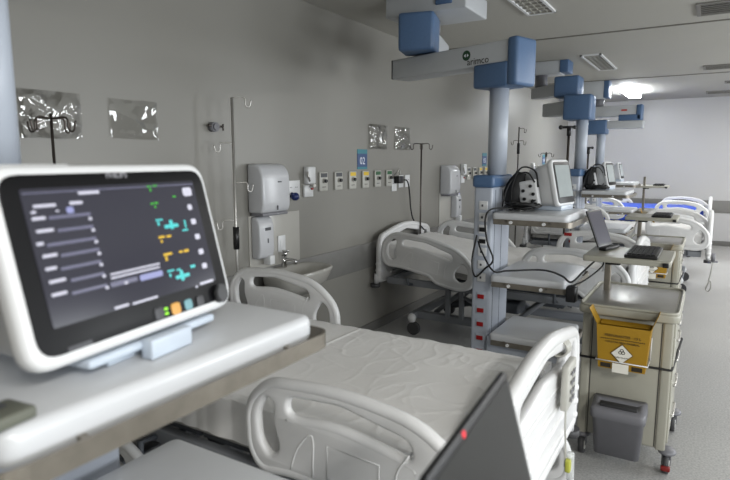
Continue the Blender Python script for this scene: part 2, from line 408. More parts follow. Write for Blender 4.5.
# sink -----------------------------------------------------------
def basin(y, label):
    t = thing('wash_basin', label, 'sink', (WX + .013, y, .83))
    b = B('ceramic'); nu, nv = 36, 10
    def shape(sx, sy, cx, z, k=3.0):
        return [((cx + sx * math.copysign(abs(math.cos(a)) ** (2 / k), math.cos(a))) * .80, sy * math.copysign(abs(math.sin(a)) ** (2 / k), math.sin(a)), z) for a in [2 * PI * i / nu for i in range(nu)]]
    rings = [shape(.13, .17, .17, -.17), shape(.195, .26, .20, -.09), shape(.21, .285, .215, -.02), shape(.215, .295, .217, .0), shape(.20, .28, .217, .008), shape(.165, .24, .235, -.005), shape(.15, .215, .235, -.06), shape(.09, .13, .235, -.105), shape(.02, .02, .235, -.11)]
    bb = b.bm; vr = [[bb.verts.new(p) for p in r] for r in rings]
    for a, c in zip(vr[:-1], vr[1:]):
        for i in range(nu):
            f = bb.faces.new((a[i], a[(i + 1) % nu], c[(i + 1) % nu], c[i])); f.smooth = True
    bb.faces.new(vr[0][::-1]); bb.faces.new(vr[-1])
    b.build('bowl', t)
    B('darksteel').cyl((.235, 0, -.112), (.235, 0, -.104), .02).build('drain', t)
    B('chrome').cyl((.10, 0, -.17), (.10, 0, -.36), .02).tube(curve([(.10, 0, -.34), (.06, 0, -.38), (.0, 0, -.36)]), .018).build('trap_pipe', t)
    f = thing('tap', 'chrome single lever tap on the back rim of the sink', 'tap', (WX + .013 + .045, y, .832)) 
    B('chrome').cyl((0, 0, .004), (0, 0, .09), .019).cyl((0, 0, .09), (0, 0, .115), .022).build('body', f)
    B('chrome').tube(curve([(0, 0, .055), (.05, .0, .065), (.10, 0, .06)]), .012).cyl((.10, 0, .07), (.10, 0, .035), .015).build('spout', f)
    B('chrome').box(-.012, .04, -.010, .010, .115, .130, .005).build('lever', f)
basin(3.14, 'oval white ceramic sink on the left wall below the dispensers')
# small fittings -------------------------------------------------
def gas_outlet(y, z, colour, label):
    t = thing('gas_outlet', label, 'gas outlet', (WX, y, z), 0, 'gas outlets in a row on the left wall')
    B('offwhite').box(0, .018, -.055, .055, -.075, .075, .006).build('plate', t)
    B(colour).box(.018, .0205, -.042, .042, .035, .066).build('label_plate', t)
    v = B('steel').cyl((.018, .0, .005), (.03, .0, .005), .019); v.use(M['black']).cyl((.03, .0, .005), (.045, .0, .005), .014)
    v.build('valve', t)
    B('ink').box(.018, .0195, -.025, .025, -.045, -.040).build('lettering', t)
    return t
def socket_plate(y, z, label, w=.05, h=.06):
    t = thing('power_outlet', label, 'power outlet', (WX, y, z), 0, 'power outlets on the left wall')
    B('white').box(0, .01, -w, w, -h, h, .003).build('plate', t)
    s = B('darkgrey')
    for a in (-.35, .35): s.cyl((.0095, a * w * 1.2 - .008, .015), (.0105, a * w * 1.2 - .008, .015), .004).cyl((.0095, a * w * 1.2 + .008, .015), (.0105, a * w * 1.2 + .008, .015), .004)
    s.build('socket_holes', t)
    return t
def sign(y, z, txt, label):
    t = thing('bed_number_sign', label, 'sign', (WX, y, z), 0)
    B('signblue').box(0, .004, -.082, .082, -.075, .04).build('panel', t)
    B('signteal').box(0, .0045, -.082, .082, .04, .078).build('teal_strip', t); B('signteal').box(0, .0045, -.082, .082, -.095, -.075).build('teal_strip', t)
    B('signwhite').text(txt, .09, frame((.0048, 0, -.025), (0, 1, 0), (0, 0, 1)), .0006).build('number', t)
    return t
BAYS = ['nearest bay, left of the number sign', 'second bay, behind the tall column', 'third bay']
for b, o in enumerate([0, 3.15, 6.3]):
    w = ['in the nearest bay', 'in the second bay', 'in the third bay'][b]
    cols = ['darkgrey', 'darkgrey', 'yellow', 'yellow', 'green', 'green']
    for k, cname in enumerate(cols):
        cn = {'darkgrey': 'grey', 'yellow': 'yellow', 'green': 'green'}[cname]
        side = 'left' if k % 2 == 0 else 'right'
        gas_outlet(3.70 + .215 * k + o, 1.43, cname, 'gas outlet with %s label, %s one of the %s pair %s' % (cn, side, cn, w))
    if b == 0:
        socket_plate(3.325, 1.385, 'double power outlet just right of the paper towel dispenser', .075, .065)
        socket_plate(5.03, 1.39, 'white power outlet right of the plugged in black adaptor')
        socket_plate(5.17, 1.39, 'rightmost white power outlet of the nearest bay')
        socket_plate(4.89, 1.36, 'white power outlet under the black plug')
    # suction regulator with box above
    r = thing('suction_regulator', 'white wall regulator with chrome clip between outlet plates ' + w, 'regulator', (WX, 3.50 + o, 1.42))
    B('white').box(0, .05, -.045, .05, .0, .13, .01).box(0, .02, -.055, .055, -.10, -.01, .005).build('housing', r)
    B('steel').cyl((.05, -.02, -.02), (.11, -.05, -.01), .012).cyl((.05, -.03, .02), (.05, -.06, .09), .008).build('clip', r)
    B('red').cyl((.02, .03, -.035), (.032, .03, -.035), .012).build('indicator', r)
    sign(4.305 + o, 1.615, ['02', '03', '04'][b], 'small blue and teal bed number sign on the left wall ' + w)
bv = tag(B('bluevalve').ball((WX + .05, 3.29, 1.335), .03, (1, 1.2, 1)).cyl((WX, 3.29, 1.335), (WX + .05, 3.29, 1.335), .012).cyl((WX + .05, 3.25, 1.36), (WX + .05, 3.29, 1.335), .01).build('valve'), 'small dark blue wall valve beside the towel dispenser', 'valve')
# wall knob (hook) left of the iv stand
k = thing('flowmeter', 'small grey round wall fitting left of tall hooked pole', 'wall fitting', (WX, 2.54, 1.80))
B('grey').cyl((0, 0, 0), (.04, 0, 0), .03).cyl((.04, 0, 0), (.05, 0, 0), .022).build('dial', k)
B('darksteel').cyl((.03, .0, 0), (.04, .06, .005), .007).cyl((.03, -.01, .0), (.03, -.05, .01), .006).cyl((.04, .06, .02), (.04, .06, -.02), .005).build('spindle', k)
# clear plastic films taped on wall
def film(y0, y1, z0, z1, amp, seed, label):
    b = B('film' if amp > .01 else 'filmflat')
    def fn(a, c):
        y = y0 + (y1 - y0) * a; z = z0 + (z1 - z0) * c
        e = min(a, 1 - a, c, 1 - c) * 6; e = min(1, e + .3)
        n = noise.noise(Vector((y * 8 + seed, z * 9, seed)))
        n2 = noise.noise(Vector((y * 26 + seed, z * 20 - y * 14, seed + 5)))
        h = (.5 - abs(n)) * amp * 1.6 + abs(n2) * amp * .25
        return Vector((WX + .006 + h * e, y, z + .006 * n))
    b.grid(fn, 44, 34)
    return tag(b.build('plastic_film'), label, 'plastic sheet', 'clear plastic sheets taped on the left wall')
film(1.40, 1.69, 1.70, 1.915, .030, 3.1, 'crumpled shiny clear plastic sheet on wall behind the near hook stand')
film(1.845, 2.14, 1.71, 1.915, .005, 8.4, 'flat clear plastic sheet on the wall above the big monitor')
film(4.41, 4.74, 1.70, 1.92, .030, 5.7, 'crumpled clear plastic sheet just above the bed number sign')
film(4.90, 5.22, 1.70, 1.92, .022, 1.2, 'clear plastic sheet right of the crumpled one near bed number sign')
# black plug and hanging cable
pl = thing('power_adaptor', 'black plug and cable hanging from the wall over second bed', 'plug', (WX, 4.93, 1.41))
B('black').box(.011, .07, -.055, .045, -.035, .035, .01).build('plug', pl)
B('cable').tube(curve([(.05, .04, 0), (.07, .12, -.02), (.06, .19, -.14), (.06, .22, -.30), (.07, .27, -.42), (.10, .36, -.48), (.12, .42, -.53)]), .007).build('cable', pl)
B('steel').tube(curve([(.012, -.06, .04), (.05, -.05, .08), (.05, -.02, .10), (.05, .0, .05)]), .007).build('clip', pl)
rt = tag(B('grey').box(WX, WX + .03, 1.93, 2.08, 1.40, 1.50, .006).build('wall_box'), 'small grey wall box just above the top of the big monitor', 'wall box')

# ================================================================ IV STANDS
def iv_hook(b, z, ang, ln=.13, top=None):
    ca, sa = math.cos(math.radians(ang)), math.sin(math.radians(ang))
    ln = ln * .8
    b.tube(curve([(0, 0, z), (ca * ln * .7, sa * ln * .7, z + .002), (ca * ln * .78, sa * ln * .78, z - .045), (ca * ln * 1.0, sa * ln * 1.0, z - .05), (ca * ln * 1.1, sa * ln * 1.1, z - .01)], 5), .0042, 6)
def iv_stand(x, y, h, label, hooks, mat_='darksteel', handle=None, r=.0085, on_bed=False):
    t = thing('iv_stand', label, 'IV stand', (x, y, 0), 0, 'drip stands beside the beds')
    B(mat_).cyl((0, 0, .50 if on_bed else .06), (0, 0, h), r, 10).build('pole', t)
    for z, a in hooks:
        hb = B(mat_); iv_hook(hb, z, a); hb.build('hook', t)
    if handle: B('black').cyl((0, 0, handle - .07), (0, 0, handle + .07), .019).build('handle', t)
    if on_bed:
        B('framedark').box(-.02, .02, -.02, .02, .48, .53, .004).build('socket', t); return t
    bs = B('framedark'); bs.cyl((0, 0, .04), (0, 0, .09), .025)
    for a in range(0, 360, 90): bs.tube([(0, 0, .06), (.10 * math.cos(math.radians(a)), .10 * math.sin(math.radians(a)), .02)], .012, 6)
    bs.build('base', t)
    return t
iv_stand(-2.50, 2.57, 1.97, 'tall steel drip pole with hooks at four heights and black grip', [(1.97, 50), (1.70, 230), (1.46, 50), (1.23, 230)], handle=1.12, mat_='steel')
iv_stand(-2.36, 1.375, 1.79, 'dark drip pole with crossed hooks against the crumpled plastic sheet', [(1.77, 20), (1.77, 110), (1.77, 200), (1.77, 290)], r=.006)
iv_stand(-2.538, 5.27, 1.77, 'thin drip pole rising from the head of the second bed', [(1.76, 20), (1.76, 110), (1.76, 200), (1.76, 290)], on_bed=True)
def t_stand(x, y, h, label):
    t = thing('iv_stand', label, 'IV stand', (x, y, 0), 0, 'drip stands beside the beds')
    B('darksteel').cyl((0, 0, .06), (0, 0, h), .013, 10).build('pole', t)
    b = B('black').cyl((-.08, -.02, h), (.05, .02, h), .014).ball((-.08, -.02, h), .024).ball((.05, .02, h), .020).cyl((0, 0, h), (0, 0, h - .09), .022)
    b.build('crossbar', t)
    bs = B('framedark'); bs.cyl((0, 0, .04), (0, 0, .09), .025)
    for a in range(0, 360, 90): bs.tube([(0, 0, .06), (.12 * math.cos(math.radians(a)), .12 * math.sin(math.radians(a)), .02)], .012, 6)
    bs.build('base', t)
t_stand(-1.32, 6.28, 1.94, 'drip stand with thick black crossbar left of the third column')
t_stand(-1.60, 9.0, 1.78, 'drip stand with black crossbar left of the farthest column')
iv_stand(-2.22, 7.55, 2.03, 'steel drip pole with hooks seen just right of the second column', [(2.01, 50), (1.85, 230), (1.85, 50)], handle=1.75)
iv_stand(-2.20, 8.95, 1.72, 'thin drip pole seen behind the second monitor', [(1.70, 20), (1.70, 110), (1.70, 200), (1.70, 290)])

# ================================================================ BEDS
RAIL_OUT = [(0, .12, .05), (-.005, .27, .10), (.10, .36, .12), (.45, .385, .3), (.80, .345, .12), (.985, .21, .12), (.985, .05, .06), (.86, -.0, .05), (.62, .01, .06), (.55, .06, .05), (.20, .07, .06), (.06, .05, .05)]
HOLE_L = [(.055, .15), (.045, .25), (.095, .315), (.135, .30), (.13, .22), (.165, .14), (.11, .10)]
HOLE_S = [(.20, .275), (.21, .33), (.45, .345), (.75, .295), (.765, .235), (.45, .275), (.26, .265)]
HOLE_R = [(.80, .10), (.80, .16), (.865, .245), (.925, .20), (.935, .10), (.87, .06)]
def rail_mesh(L, flip=False):
    b = B('bedwhite')
    sc = lambda P: [(p[0] * L, p[1] * .94, *(p[2:] if len(p) > 2 else ())) for p in P]
    outer = rounded(sc(RAIL_OUT), .05, 6)
    holes = [rounded(sc(h), .03, 4) for h in (HOLE_L, HOLE_S, HOLE_R)]
    b.plate([outer] + holes, .034, .013, seg=3)
    # fat rounded rim
    oo = [(p[0], p[1], 0) for p in outer]
    b.tube(oo, .0205, 10, closed=True)
    b.tube(curve([(.20 * L, .238, 0), (.26 * L, .236, 0), (.45 * L, .245, 0), (.74 * L, .208, 0), (.78 * L, .19, 0)], 5), .0185, 8)
    # raised panel frame and lower ridge, both faces
    for s in (-1, 1):
        z = s * .0155
        x0, x1, y0, y1 = .40 * L, .63 * L, .09, .195
        b.tube([(x0, y1, z), (x0, y0, z), (x1, y0 - .01, z), (x1, y1 - .01, z)], .0035, 6, closed=True)
        b.tube(curve([(.22 * L, .08, z), (.26 * L, .16, z), (.33 * L, .21, z), (.33 * L, .08, z)], 4), .0035, 6)
        b.tube(curve([(.70 * L, .04, z), (.70 * L, .17, z), (.75 * L, .24, z)], 4), .0035, 6)
    return b
def end_board(w, h):
    """local: X across (0..w), Y up"""
    b = B('bedwhite')
    out = rounded([(0, 0, .03), (.0, .30, .1), (.03, h - .04, .14), (w * .5, h + .055, .5), (w - .03, h - .04, .14), (w, .30, .1), (w, 0, .03)], .05, 8)
    hs = [rounded([(.05, .20), (.055, h - .10), (.10, h - .055), (.145, h - .10), (.14, .24), (.10, .17)], .05, 4),
          rounded([(w - .05, .20), (w - .10, .17), (w - .14, .24), (w - .145, h - .10), (w - .10, h - .055), (w - .055, h - .10)], .05, 4),
          rounded([(.22, h - .12), (.22, h - .06), (w / 2, h - .01), (w - .22, h - .06), (w - .22, h - .12), (w / 2, h - .085)], .04, 5)]
    b.plate([out] + hs, .040, .015, seg=3)
    b.tube([(p[0], p[1], 0) for p in out], .027, 10, closed=True)
    for s in (-1, 1):
        z = s * .017
        for k, yy in enumerate((.05, .12, .19)):
            b.tube(curve([(.18, yy, z), (w * .5, yy + .012, z), (w - .18, yy, z)], 5), .014, 8)
        b.tube([(.25, .26, z), (w - .25, .26, z), (w - .25, h - .16, z), (.25, h - .16, z)], .006, 6, closed=True)
    for s in (0, w):
        for yy in (.03, .09, .15): b.ball((s, yy, 0), .032, (1, .8, 1), 10)
    return b
RAIL_F = rail_mesh(.77); RAIL_H = rail_mesh(.78)
def share(mb, name):
    me = bpy.data.meshes.new(name); mb.bm.to_mesh(me); mb.bm.free()
    for m in mb.mats: me.materials.append(m)
    return me
ME = {'railf': share(RAIL_F, 'side_rail'), 'railh': share(RAIL_H, 'side_rail'), 'end': share(end_board(1.06, .44), 'end_board')}
def put(me, name, parent, mt, label=None):
    o = bpy.data.objects.new(name, me); C.objects.link(o); o.parent = parent; o.matrix_local = mt
    if label: o['label'] = label
    return o
def hospital_bed(cx, cy, label, raise_=0.0, mcol='mattress', lowered=(), rail_hi=.60):
    t = thing('hospital_bed', label, 'hospital bed', (cx, cy, 0), 0, 'adjustable hospital beds along the left wall')
    # wheeled base
    b = B('frame')
    for s in (-1, 1): b.box(-.80, .80, s * .33 - .03, s * .33 + .03, .14, .21, .008)
    for x in (-.78, .78): b.box(x - .03, x + .03, -.42, .42, .145, .205, .008)
    b.build('base_frame', t)
    for sx in (-1, 1):
        for sy in (-1, 1):
            c = B('white').ball((sx * .78, sy * .42, .155), .042, (1, .8, 1.1)); cc = c.build('caster', t)
            B('wheel').cyl((sx * .78 + .02, sy * .42 - .018, .06), (sx * .78 + .02, sy * .42 + .018, .06), .06, 20).build('wheel', cc)
    # lifting arms
    la = B('frame')
    for s in (-1, 1):
        la.tube([(-.62, s * .25, .19), (-.30, s * .25, .47)], .022, 8); la.tube([(.10, s * .25, .19), (.42, s * .25, .47)], .022, 8)
        la.box(-.47, -.43, s * .36 - .02, s * .36 + .02, .19, .48, .004); la.box(-.34, -.30, s * .36 - .02, s * .36 + .02, .19, .48, .004); la.tube([(-.30, s * .36, .40), (.10, s * .36, .20)], .018, 8)
    la.cyl((-.30, -.27, .46), (-.30, .27, .46), .02).cyl((.42, -.27, .46), (.42, .27, .46), .02)
    la.build('lift_arms', t)
    m = B('framedark').cyl((-.55, 0, .22), (.1, 0, .38), .035).box(-.2, .12, -.12, .12, .24, .34, .02).box(.3, .5, -.1, .1, .34, .46, .02)
    m.build('motor', t)
    # platform
    p = B('frame')
    for s in (-1, 1): p.box(-1.0, .98, s * .47 - .02, s * .47 + .02, .47, .53, .006)
    for x in (-1.0, -.5, 0, .5, .96): p.box(x - .02, x + .02, -.47, .47, .475, .525, .005)
    p.build('platform_frame', t)
    d = B('framedark').box(-.13, .97, -.44, .44, .526, .55, .006)
    ra = math.radians(raise_)
    dm = T((-.13, 0, .538)) @ Matrix.Rotation(ra, 4, 'Y')
    d.box(-.86, -.01, -.44, .44, -.012, .012, .006, mt=dm)
    d.build('platform_panels', t)
    # mattress
    mt_ = B(mcol); mh = .25 if mcol == 'bluemat' else .18
    top = lambda x: (.56 if x > -.13 else .56 + (-.13 - x) * math.tan(ra))
    xs = [-1.0 + 1.96 * i / 28 for i in range(29)]
    bm = mt_.bm; rows = []
    prof = rounded([(-.47, 0, .02), (-.47, mh, .045), (.47, mh, .045), (.47, 0, .02)], .03, 4)
    for i, x in enumerate(xs):
        k = .96 if i in (0, 28) else 1
        rows.append([bm.verts.new((x, y * k, top(x) + z * k)) for y, z in prof])
    for a, c in zip(rows[:-1], rows[1:]):
        for i in range(len(prof)):
            f = bm.faces.new((a[i], a[(i + 1) % len(prof)], c[(i + 1) % len(prof)], c[i])); f.smooth = True
    bm.faces.new(rows[0][::-1]); bm.faces.new(rows[-1])
    bmesh.ops.recalc_face_normals(bm, faces=bm.faces[:])
    mt_.build('mattress', t)
    # boards
    put(ME['end'], 'headboard', t, T((-1.07, 0, .50)) @ frame((0, -.53, 0), (0, 1, 0), (0, 0, 1)))
    put(ME['end'], 'footboard', t, T((1.05, 0, .495)) @ frame((0, -.53, 0), (0, 1, 0), (0, 0, 1)))
    for s in (-1, 1):
        bp = B('wheel').cyl((-1.09, s * .56, .44), (-1.09, s * .56, .47), .045, 14)
        bp.use(M['white']).cyl((-1.09, s * .54, .47), (-1.09, s * .54, .56), .022); bp.build('bumper', t)
        bf = B('wheel').cyl((1.05, s * .55, .42), (1.05, s * .55, .45), .04, 14)
        bf.use(M['white']).cyl((1.05, s * .53, .45), (1.05, s * .53, .50), .02); bf.build('bumper', t)
        # rails
        zf = .17 if (s, 'f') in lowered else rail_hi
        zh = .17 if (s, 'h') in lowered else rail_hi
        put(ME['railf'], 'side_rail', t, T((.28, s * .60, zf - .028)) @ frame((0, 0, 0), (1, 0, 0), (0, 0, 1)))
        o = put(ME['railh'], 'side_rail', t, T((-.97, s * .60, zh)) @ (Matrix.Identity(4) if not raise_ else T((.83, 0, -.10)) @ Matrix.Rotation(ra + .05, 4, 'Y') @ Matrix.Diagonal((1.12, 1, 1, 1)) @ T((-.78, 0, 0))) @ frame((0, 0, 0), (1, 0, 0), (0, 0, 1)))
        for x in (.52, .84):
            B('framedark').tube([(x, s * .49, .49), (x, s * .56, .50), (x, s * .588, zf + .06)], .013, 6).build('rail_bracket', t)
        for x in (-.75, -.35):
            B('framedark').tube([(x, s * .49, .49), (x, s * .56, .50), (x, s * .588, zh - (.04 if raise_ else -.06))], .013, 6).build('rail_bracket', t)
    return t
BX = -1.5
bed1 = hospital_bed(BX, 1.9, 'white hospital bed in the foreground, made with a creased white sheet', lowered=((1, 'f'), (-1, 'h')))
bed2 = hospital_bed(BX, 5.0, 'white hospital bed with raised head standing against wall beyond the first', raise_=6, rail_hi=.60)
bed3 = hospital_bed(-1.03, 8.15, 'white hospital bed pushed further into the aisle, its footboard seen edge on')
bed4 = hospital_bed(-1.05, 11.2, 'farthest hospital bed, with a bare blue mattress by far wall', mcol='bluemat')
# sheets
def bed_sheet(cx, cy, ra_, label, seed, side=.13, amp=.010, res=(110, 70)):
    ra = math.radians(ra_); b = B('sheet'); hw = .486
    def fn(a, c):
        x = -1.012 + 1.984 * a; tot = 2 * hw + 2 * side; s = c * tot
        base = .56 if x > -.13 else .56 + (-.13 - x) * math.tan(ra)
        zt = base + .192
        if s < side: y = -hw; z = zt - (side - s); ed = 1
        elif s > tot - side: y = hw; z = zt - (s - (tot - side)); ed = 1
        else:
            y = -hw + (s - side); z = zt; ed = 0
            e = min(s - side, tot - side - s); z -= .02 * max(0, 1 - e / .03) ** 2
        q = Vector((x, y, 0))
        w = 0
        for k, (dx, dy, f) in enumerate([(1, .35, 8.5), (.5, 1, 6.2), (1, -.8, 5.0)]):
            n = noise.noise(Vector((x * f * dx + y * f * dy * .35 + seed, y * f * dy - x * f * .3 + seed * 2, k * 7.1)))
            w += (1 - min(1, abs(n) * 13)) ** 2 * (1.0 if k else .8)
        n = noise.noise(Vector((x * 3 + seed, y * 3, 2)))
        w = w * amp * (.35 + max(0, .9 * (x + .9) * .6)) + n * amp * .25
        if ed:
            f = math.sin(x * 34 + 3 * n) * .006 + n * .008
            return Vector((x, y + (1 if y > 0 else -1) * (abs(f) + .002 + .004 * abs(n)), z))
        z += max(w, -.002) + .003
        # transverse fold seam
        z += .004 * math.exp(-((x - .02 - .03 * y) / .006) ** 2)
        return Vector((x, y, z))
    b.grid(fn, *res)
    o = b.build('bed_sheet'); o.location = (cx, cy, 0)
    return tag(o, label, 'bed sheet')
bed_sheet(BX, 1.9, 0, 'creased white sheet covering the mattress of the foreground bed', 2.3, side=.16, res=(300, 190), amp=.0017)
bed_sheet(BX, 5.0, 6, 'white sheet on the raised mattress of the second bed', 5.1, amp=.014, res=(60, 40))
bed_sheet(-1.03, 8.15, 0, 'white sheet on the third bed, under its near side rail', 9.7, amp=.014, res=(60, 40))
# control handset with coil cable on the foreground footboard
hs = thing('bed_remote', 'white remote handset hanging on the foreground footboard with coiled cable', 'remote control', (-.412, 2.09, .785))
B('offwhite').box(0, .026, -.06, .075, -.085, .085, .008).build('handset', hs)
bt = B('grey')
for zz in (.05, .015, -.02, -.05):
    for yy in (-.015, .022): bt.box(.030, .0325, yy - .010, yy + .010, zz - .008, zz + .008)
bt.build('buttons', hs)
pts = []
for i in range(90):
    a = i / 90; ang = a * 2 * PI * 6
    pts.append((-.038 + .034 * math.cos(ang), .06 + .08 * a - .02, .115 + .034 * math.sin(ang) - .01 * a))
B('offwhite').tube(pts, .0045, 6).build('coiled_cable', hs)
B('offwhite').tube(curve([(.012, -.01, -.075), (.014, -.015, -.16), (.012, .02, -.25), (.014, .01, -.33)]), .004, 6).build('cable', hs)
tb = thing('drain_tube', 'clear plastic tube with yellow clip hanging from foreground footboard', 'tube', (-.41, 2.13, .44))
B('tube').tube(curve([(.03, -.02, .07), (.03, .0, -.05), (.035, .03, -.18), (.03, .05, -.32)]), .014, 8).build('tube', tb)
B('yclip').box(.015, .035, -.045, -.015, .0, .05, .006).build('clip', tb)
db = thing('urine_bag_hanger', 'grey hanger with loop below the third bed footboard', 'hanger', (.075, 7.72, 0))
B('grey').cyl((0, 0, .42), (0, 0, .52), .022).box(-.05, .05, -.03, .03, .415, .43, .005).build('clamp', db)
B('steel').tube(curve([(0, 0, .42), (-.01, -.02, .30), (-.03, -.03, .16), (-.05, -.03, .09), (-.02, -.03, .07), (.0, -.03, .12), (-.01, -.03, .2)]), .008, 6).build('hook_rod', db)

# ================================================================ MONITORS
def rrect(w, h, r, cx=0, cy=0, n=5): return rounded([(cx - w / 2, cy - h / 2, r), (cx + w / 2, cy - h / 2, r), (cx + w / 2, cy + h / 2, r), (cx - w / 2, cy + h / 2, r)], r, n)
UI = {'W': [(-0.0659, 0.2371, 0.0374, 0.0045), (-0.1431, 0.2225, 0.0346, 0.0042), (-0.0922, 0.2232, 0.022, 0.0045), (-0.162, 0.2145, 0.0072, 0.0034), (-0.1257, 0.2136, 0.005, 0.0021), (-0.1564, 0.2056, 0.0202, 0.0043), (-0.1516, 0.188, 0.0262, 0.0043), (-0.1637, 0.1709, 0.0105, 0.0043), (-0.1535, 0.1532, 0.0224, 0.0043), (-0.1566, 0.1354, 0.0169, 0.0043), (-0.1517, 0.1172, 0.0256, 0.0043), (-0.1536, 0.0991, 0.024, 0.0043), (-0.0117, 0.1091, 0.1036, 0.0028), (-0.013, 0.1034, 0.102, 0.0028), (-0.0568, 0.0578, 0.0273, 0.0039), (-0.0083, 0.0566, 0.0535, 0.0034), (0.1145, 0.0533, 0.0054, 0.0035), (0.143, 0.0561, 0.0368, 0.0046), (0.1486, 0.2271, 0.0233, 0.0159), (0.146, 0.1982, 0.011, 0.0102), (0.1469, 0.1709, 0.0125, 0.0101), (0.1478, 0.1422, 0.0125, 0.01), (0.1477, 0.1136, 0.0125, 0.01), (0.148, 0.0867, 0.0126, 0.0099), (-0.0745, 0.1976, 0.0053, 0.0045), (-0.0741, 0.1802, 0.0054, 0.0045), (-0.0739, 0.1621, 0.0054, 0.0044), (-0.0738, 0.144, 0.0054, 0.0045), (-0.0751, 0.127, 0.0054, 0.0044), (-0.0748, 0.1092, 0.0054, 0.0044), (-0.0746, 0.0912, 0.0055, 0.0043), (-0.0378, 0.0913, 0.006, 0.0038)],
 'L': [(-0.1064, 0.2049, 0.0694, 0.0044), (-0.1021, 0.1859, 0.0599, 0.0043), (-0.113, 0.1676, 0.0814, 0.0043), (-0.1043, 0.1504, 0.065, 0.0043), (-0.1077, 0.132, 0.0684, 0.0043), (-0.1022, 0.1134, 0.0576, 0.0043), (-0.1038, 0.0953, 0.0609, 0.0042), (-0.0404, 0.0935, 0.0535, 0.0075), (-0.002, 0.241, 0.34, 0.0016)],
 'B': [(-0.1046, 0.2133, 0.0117, 0.0094), (0.0168, 0.0927, 0.0502, 0.0096)],
 'G': [(0.0575, 0.2409, 0.0093, 0.0027), (0.0716, 0.2416, 0.0095, 0.0028), (0.0596, 0.2352, 0.0034, 0.0052), (0.1126, 0.2203, 0.0077, 0.0029), (0.056, 0.2113, 0.007, 0.0031), (0.066, 0.2117, 0.0083, 0.0031), (0.0616, 0.2054, 0.0035, 0.0043)],
 'C': [(0.063, 0.1821, 0.0165, 0.003), (0.0595, 0.1758, 0.0043, 0.0068), (0.0887, 0.1689, 0.0339, 0.0063), (0.0893, 0.1714, 0.0074, 0.0166), (0.124, 0.169, 0.0032, 0.0144), (0.1207, 0.158, 0.0145, 0.0032), (0.0617, 0.0926, 0.0156, 0.003), (0.0581, 0.0852, 0.0038, 0.0067), (0.0804, 0.0912, 0.0099, 0.003), (0.0872, 0.0786, 0.0349, 0.0061), (0.0856, 0.0801, 0.0076, 0.0187), (0.1176, 0.0909, 0.0123, 0.0053)],
 'Y': [(0.0592, 0.1524, 0.0142, 0.0038), (0.0765, 0.1518, 0.011, 0.0038), (0.0572, 0.1451, 0.0037, 0.005), (0.0641, 0.1217, 0.0205, 0.004), (0.0585, 0.1147, 0.0043, 0.0084), (0.0963, 0.121, 0.009, 0.0038), (0.1104, 0.1209, 0.0123, 0.0046)]}
def monitor_body(t, W, H, D, tilt, bezel_m, screen_m, sw, sh, scx, scy):
    """front plane through local origin (bottom centre of front); local +X faces out, +Y is to the right"""
    fm = frame((0, 0, 0), (0, 1, 0), (-math.sin(tilt), 0, math.cos(tilt)))   # u=+Y, v=up, n=+X
    b = B('white'); b.x = fm
    b.plate([rrect(W, H, .04, 0, H / 2)], .035, .012, mt=T((0, 0, -.0175)))
    # tapering back housing
    r0 = rrect(W * .95, H * .93, .04, 0, H / 2); r1 = rrect(W * .80, H * .72, .04, 0, H * .46)
    bm = b.bm; va = [bm.verts.new(fm @ Vector((p[0], p[1], -.03))) for p in r0]; vb = [bm.verts.new(fm @ Vector((p[0], p[1], -D))) for p in r1]
    for i in range(len(va)):
        f = bm.faces.new((va[i], va[(i + 1) % len(va)], vb[(i + 1) % len(va)], vb[i])); f.smooth = True
    bm.faces.new(vb)
    body = b.build('housing', t)
    z = MB(M[bezel_m]); z.x = fm; z.plate([rrect(W * .925, H * .885, .03, 0, H * .503)], .004, .001, mt=T((0, 0, .0015))); bz = z.build('bezel', t)
    s = MB(M[screen_m]); s.x = fm; s.plate([rrect(sw, sh, .004, scx, scy)], .001, 0, mt=T((0, 0, .0045))); sc = s.build('screen', t)
    return fm, body, bz, sc
# foreground monitor
TILT = .2437
mon1 = thing('patient_monitor', 'large patient monitor with lit dark screen on the foreground shelf', 'patient monitor', (-.76, .589, 1.32), math.degrees(1.7113) - 90)
fm, body, bz, sc = monitor_body(mon1, .433, .283, .15, TILT, 'bezel', 'scr', .345, .1925, -.0017, .1508)
for key, mk in (('W', 'uiW'), ('L', 'uiL'), ('B', 'uiB'), ('G', 'uiG'), ('C', 'uiC'), ('Y', 'uiY')):
    g = MB(M[mk]); g.x = fm
    for (u, v, w, h) in UI[key]:
        g.plate([rrect(w, h, min(w, h) * .3, u, v, 2)], .0006, 0, mt=T((0, 0, .0054 + (.0004 if key == 'W' else 0))))
    g.build({'W': 'white_readout', 'L': 'menu_rows', 'B': 'blue_buttons', 'G': 'green_readout', 'C': 'cyan_readout', 'Y': 'yellow_readout'}[key], sc)
L_ = MB(M['textgrey']); L_.x = fm; L_.text('PHILIPS', .0135, T((-.004, .2625, .0042)), .0003); L_.build('lettering', bz)
L_ = MB(M['btngrey'], M['btnteal']); L_.x = fm; L_.plate([rrect(.04, .007, .002, -.14, .021)], .0004, 0, mt=T((0, 0, .004))); L_.build('model_badge', bz)
for u, v, mk, s in ((.0148, .0289, 'btngrey', .021), (.0537, .0276, 'btnorange', .021), (.0848, .0274, 'btnteal', .019), (.1162, .027, 'btngrey', .019)):
    g = MB(M[mk]); g.x = fm; g.plate([rrect(s, s * .95, .006, u, v)], .002, .0005, mt=T((0, 0, .0045))); g.build('button', mon1)
g = MB(M['led']); g.x = fm; g.plate([rrect(.007, .004, .001, .0312, .0325)], .001, 0, mt=T((0, 0, .0045))).plate([rrect(.007, .004, .001, .0307, .0245)], .001, 0, mt=T((0, 0, .0045))); g.build('indicator', mon1)
g = MB(M['black']); g.x = fm; g.cyl((.171, .0285, .0035), (.171, .0285, .012), .0175, 24).cyl((.171, .0285, .012), (.171, .0285, .014), .015, 24); g.build('knob', mon1)
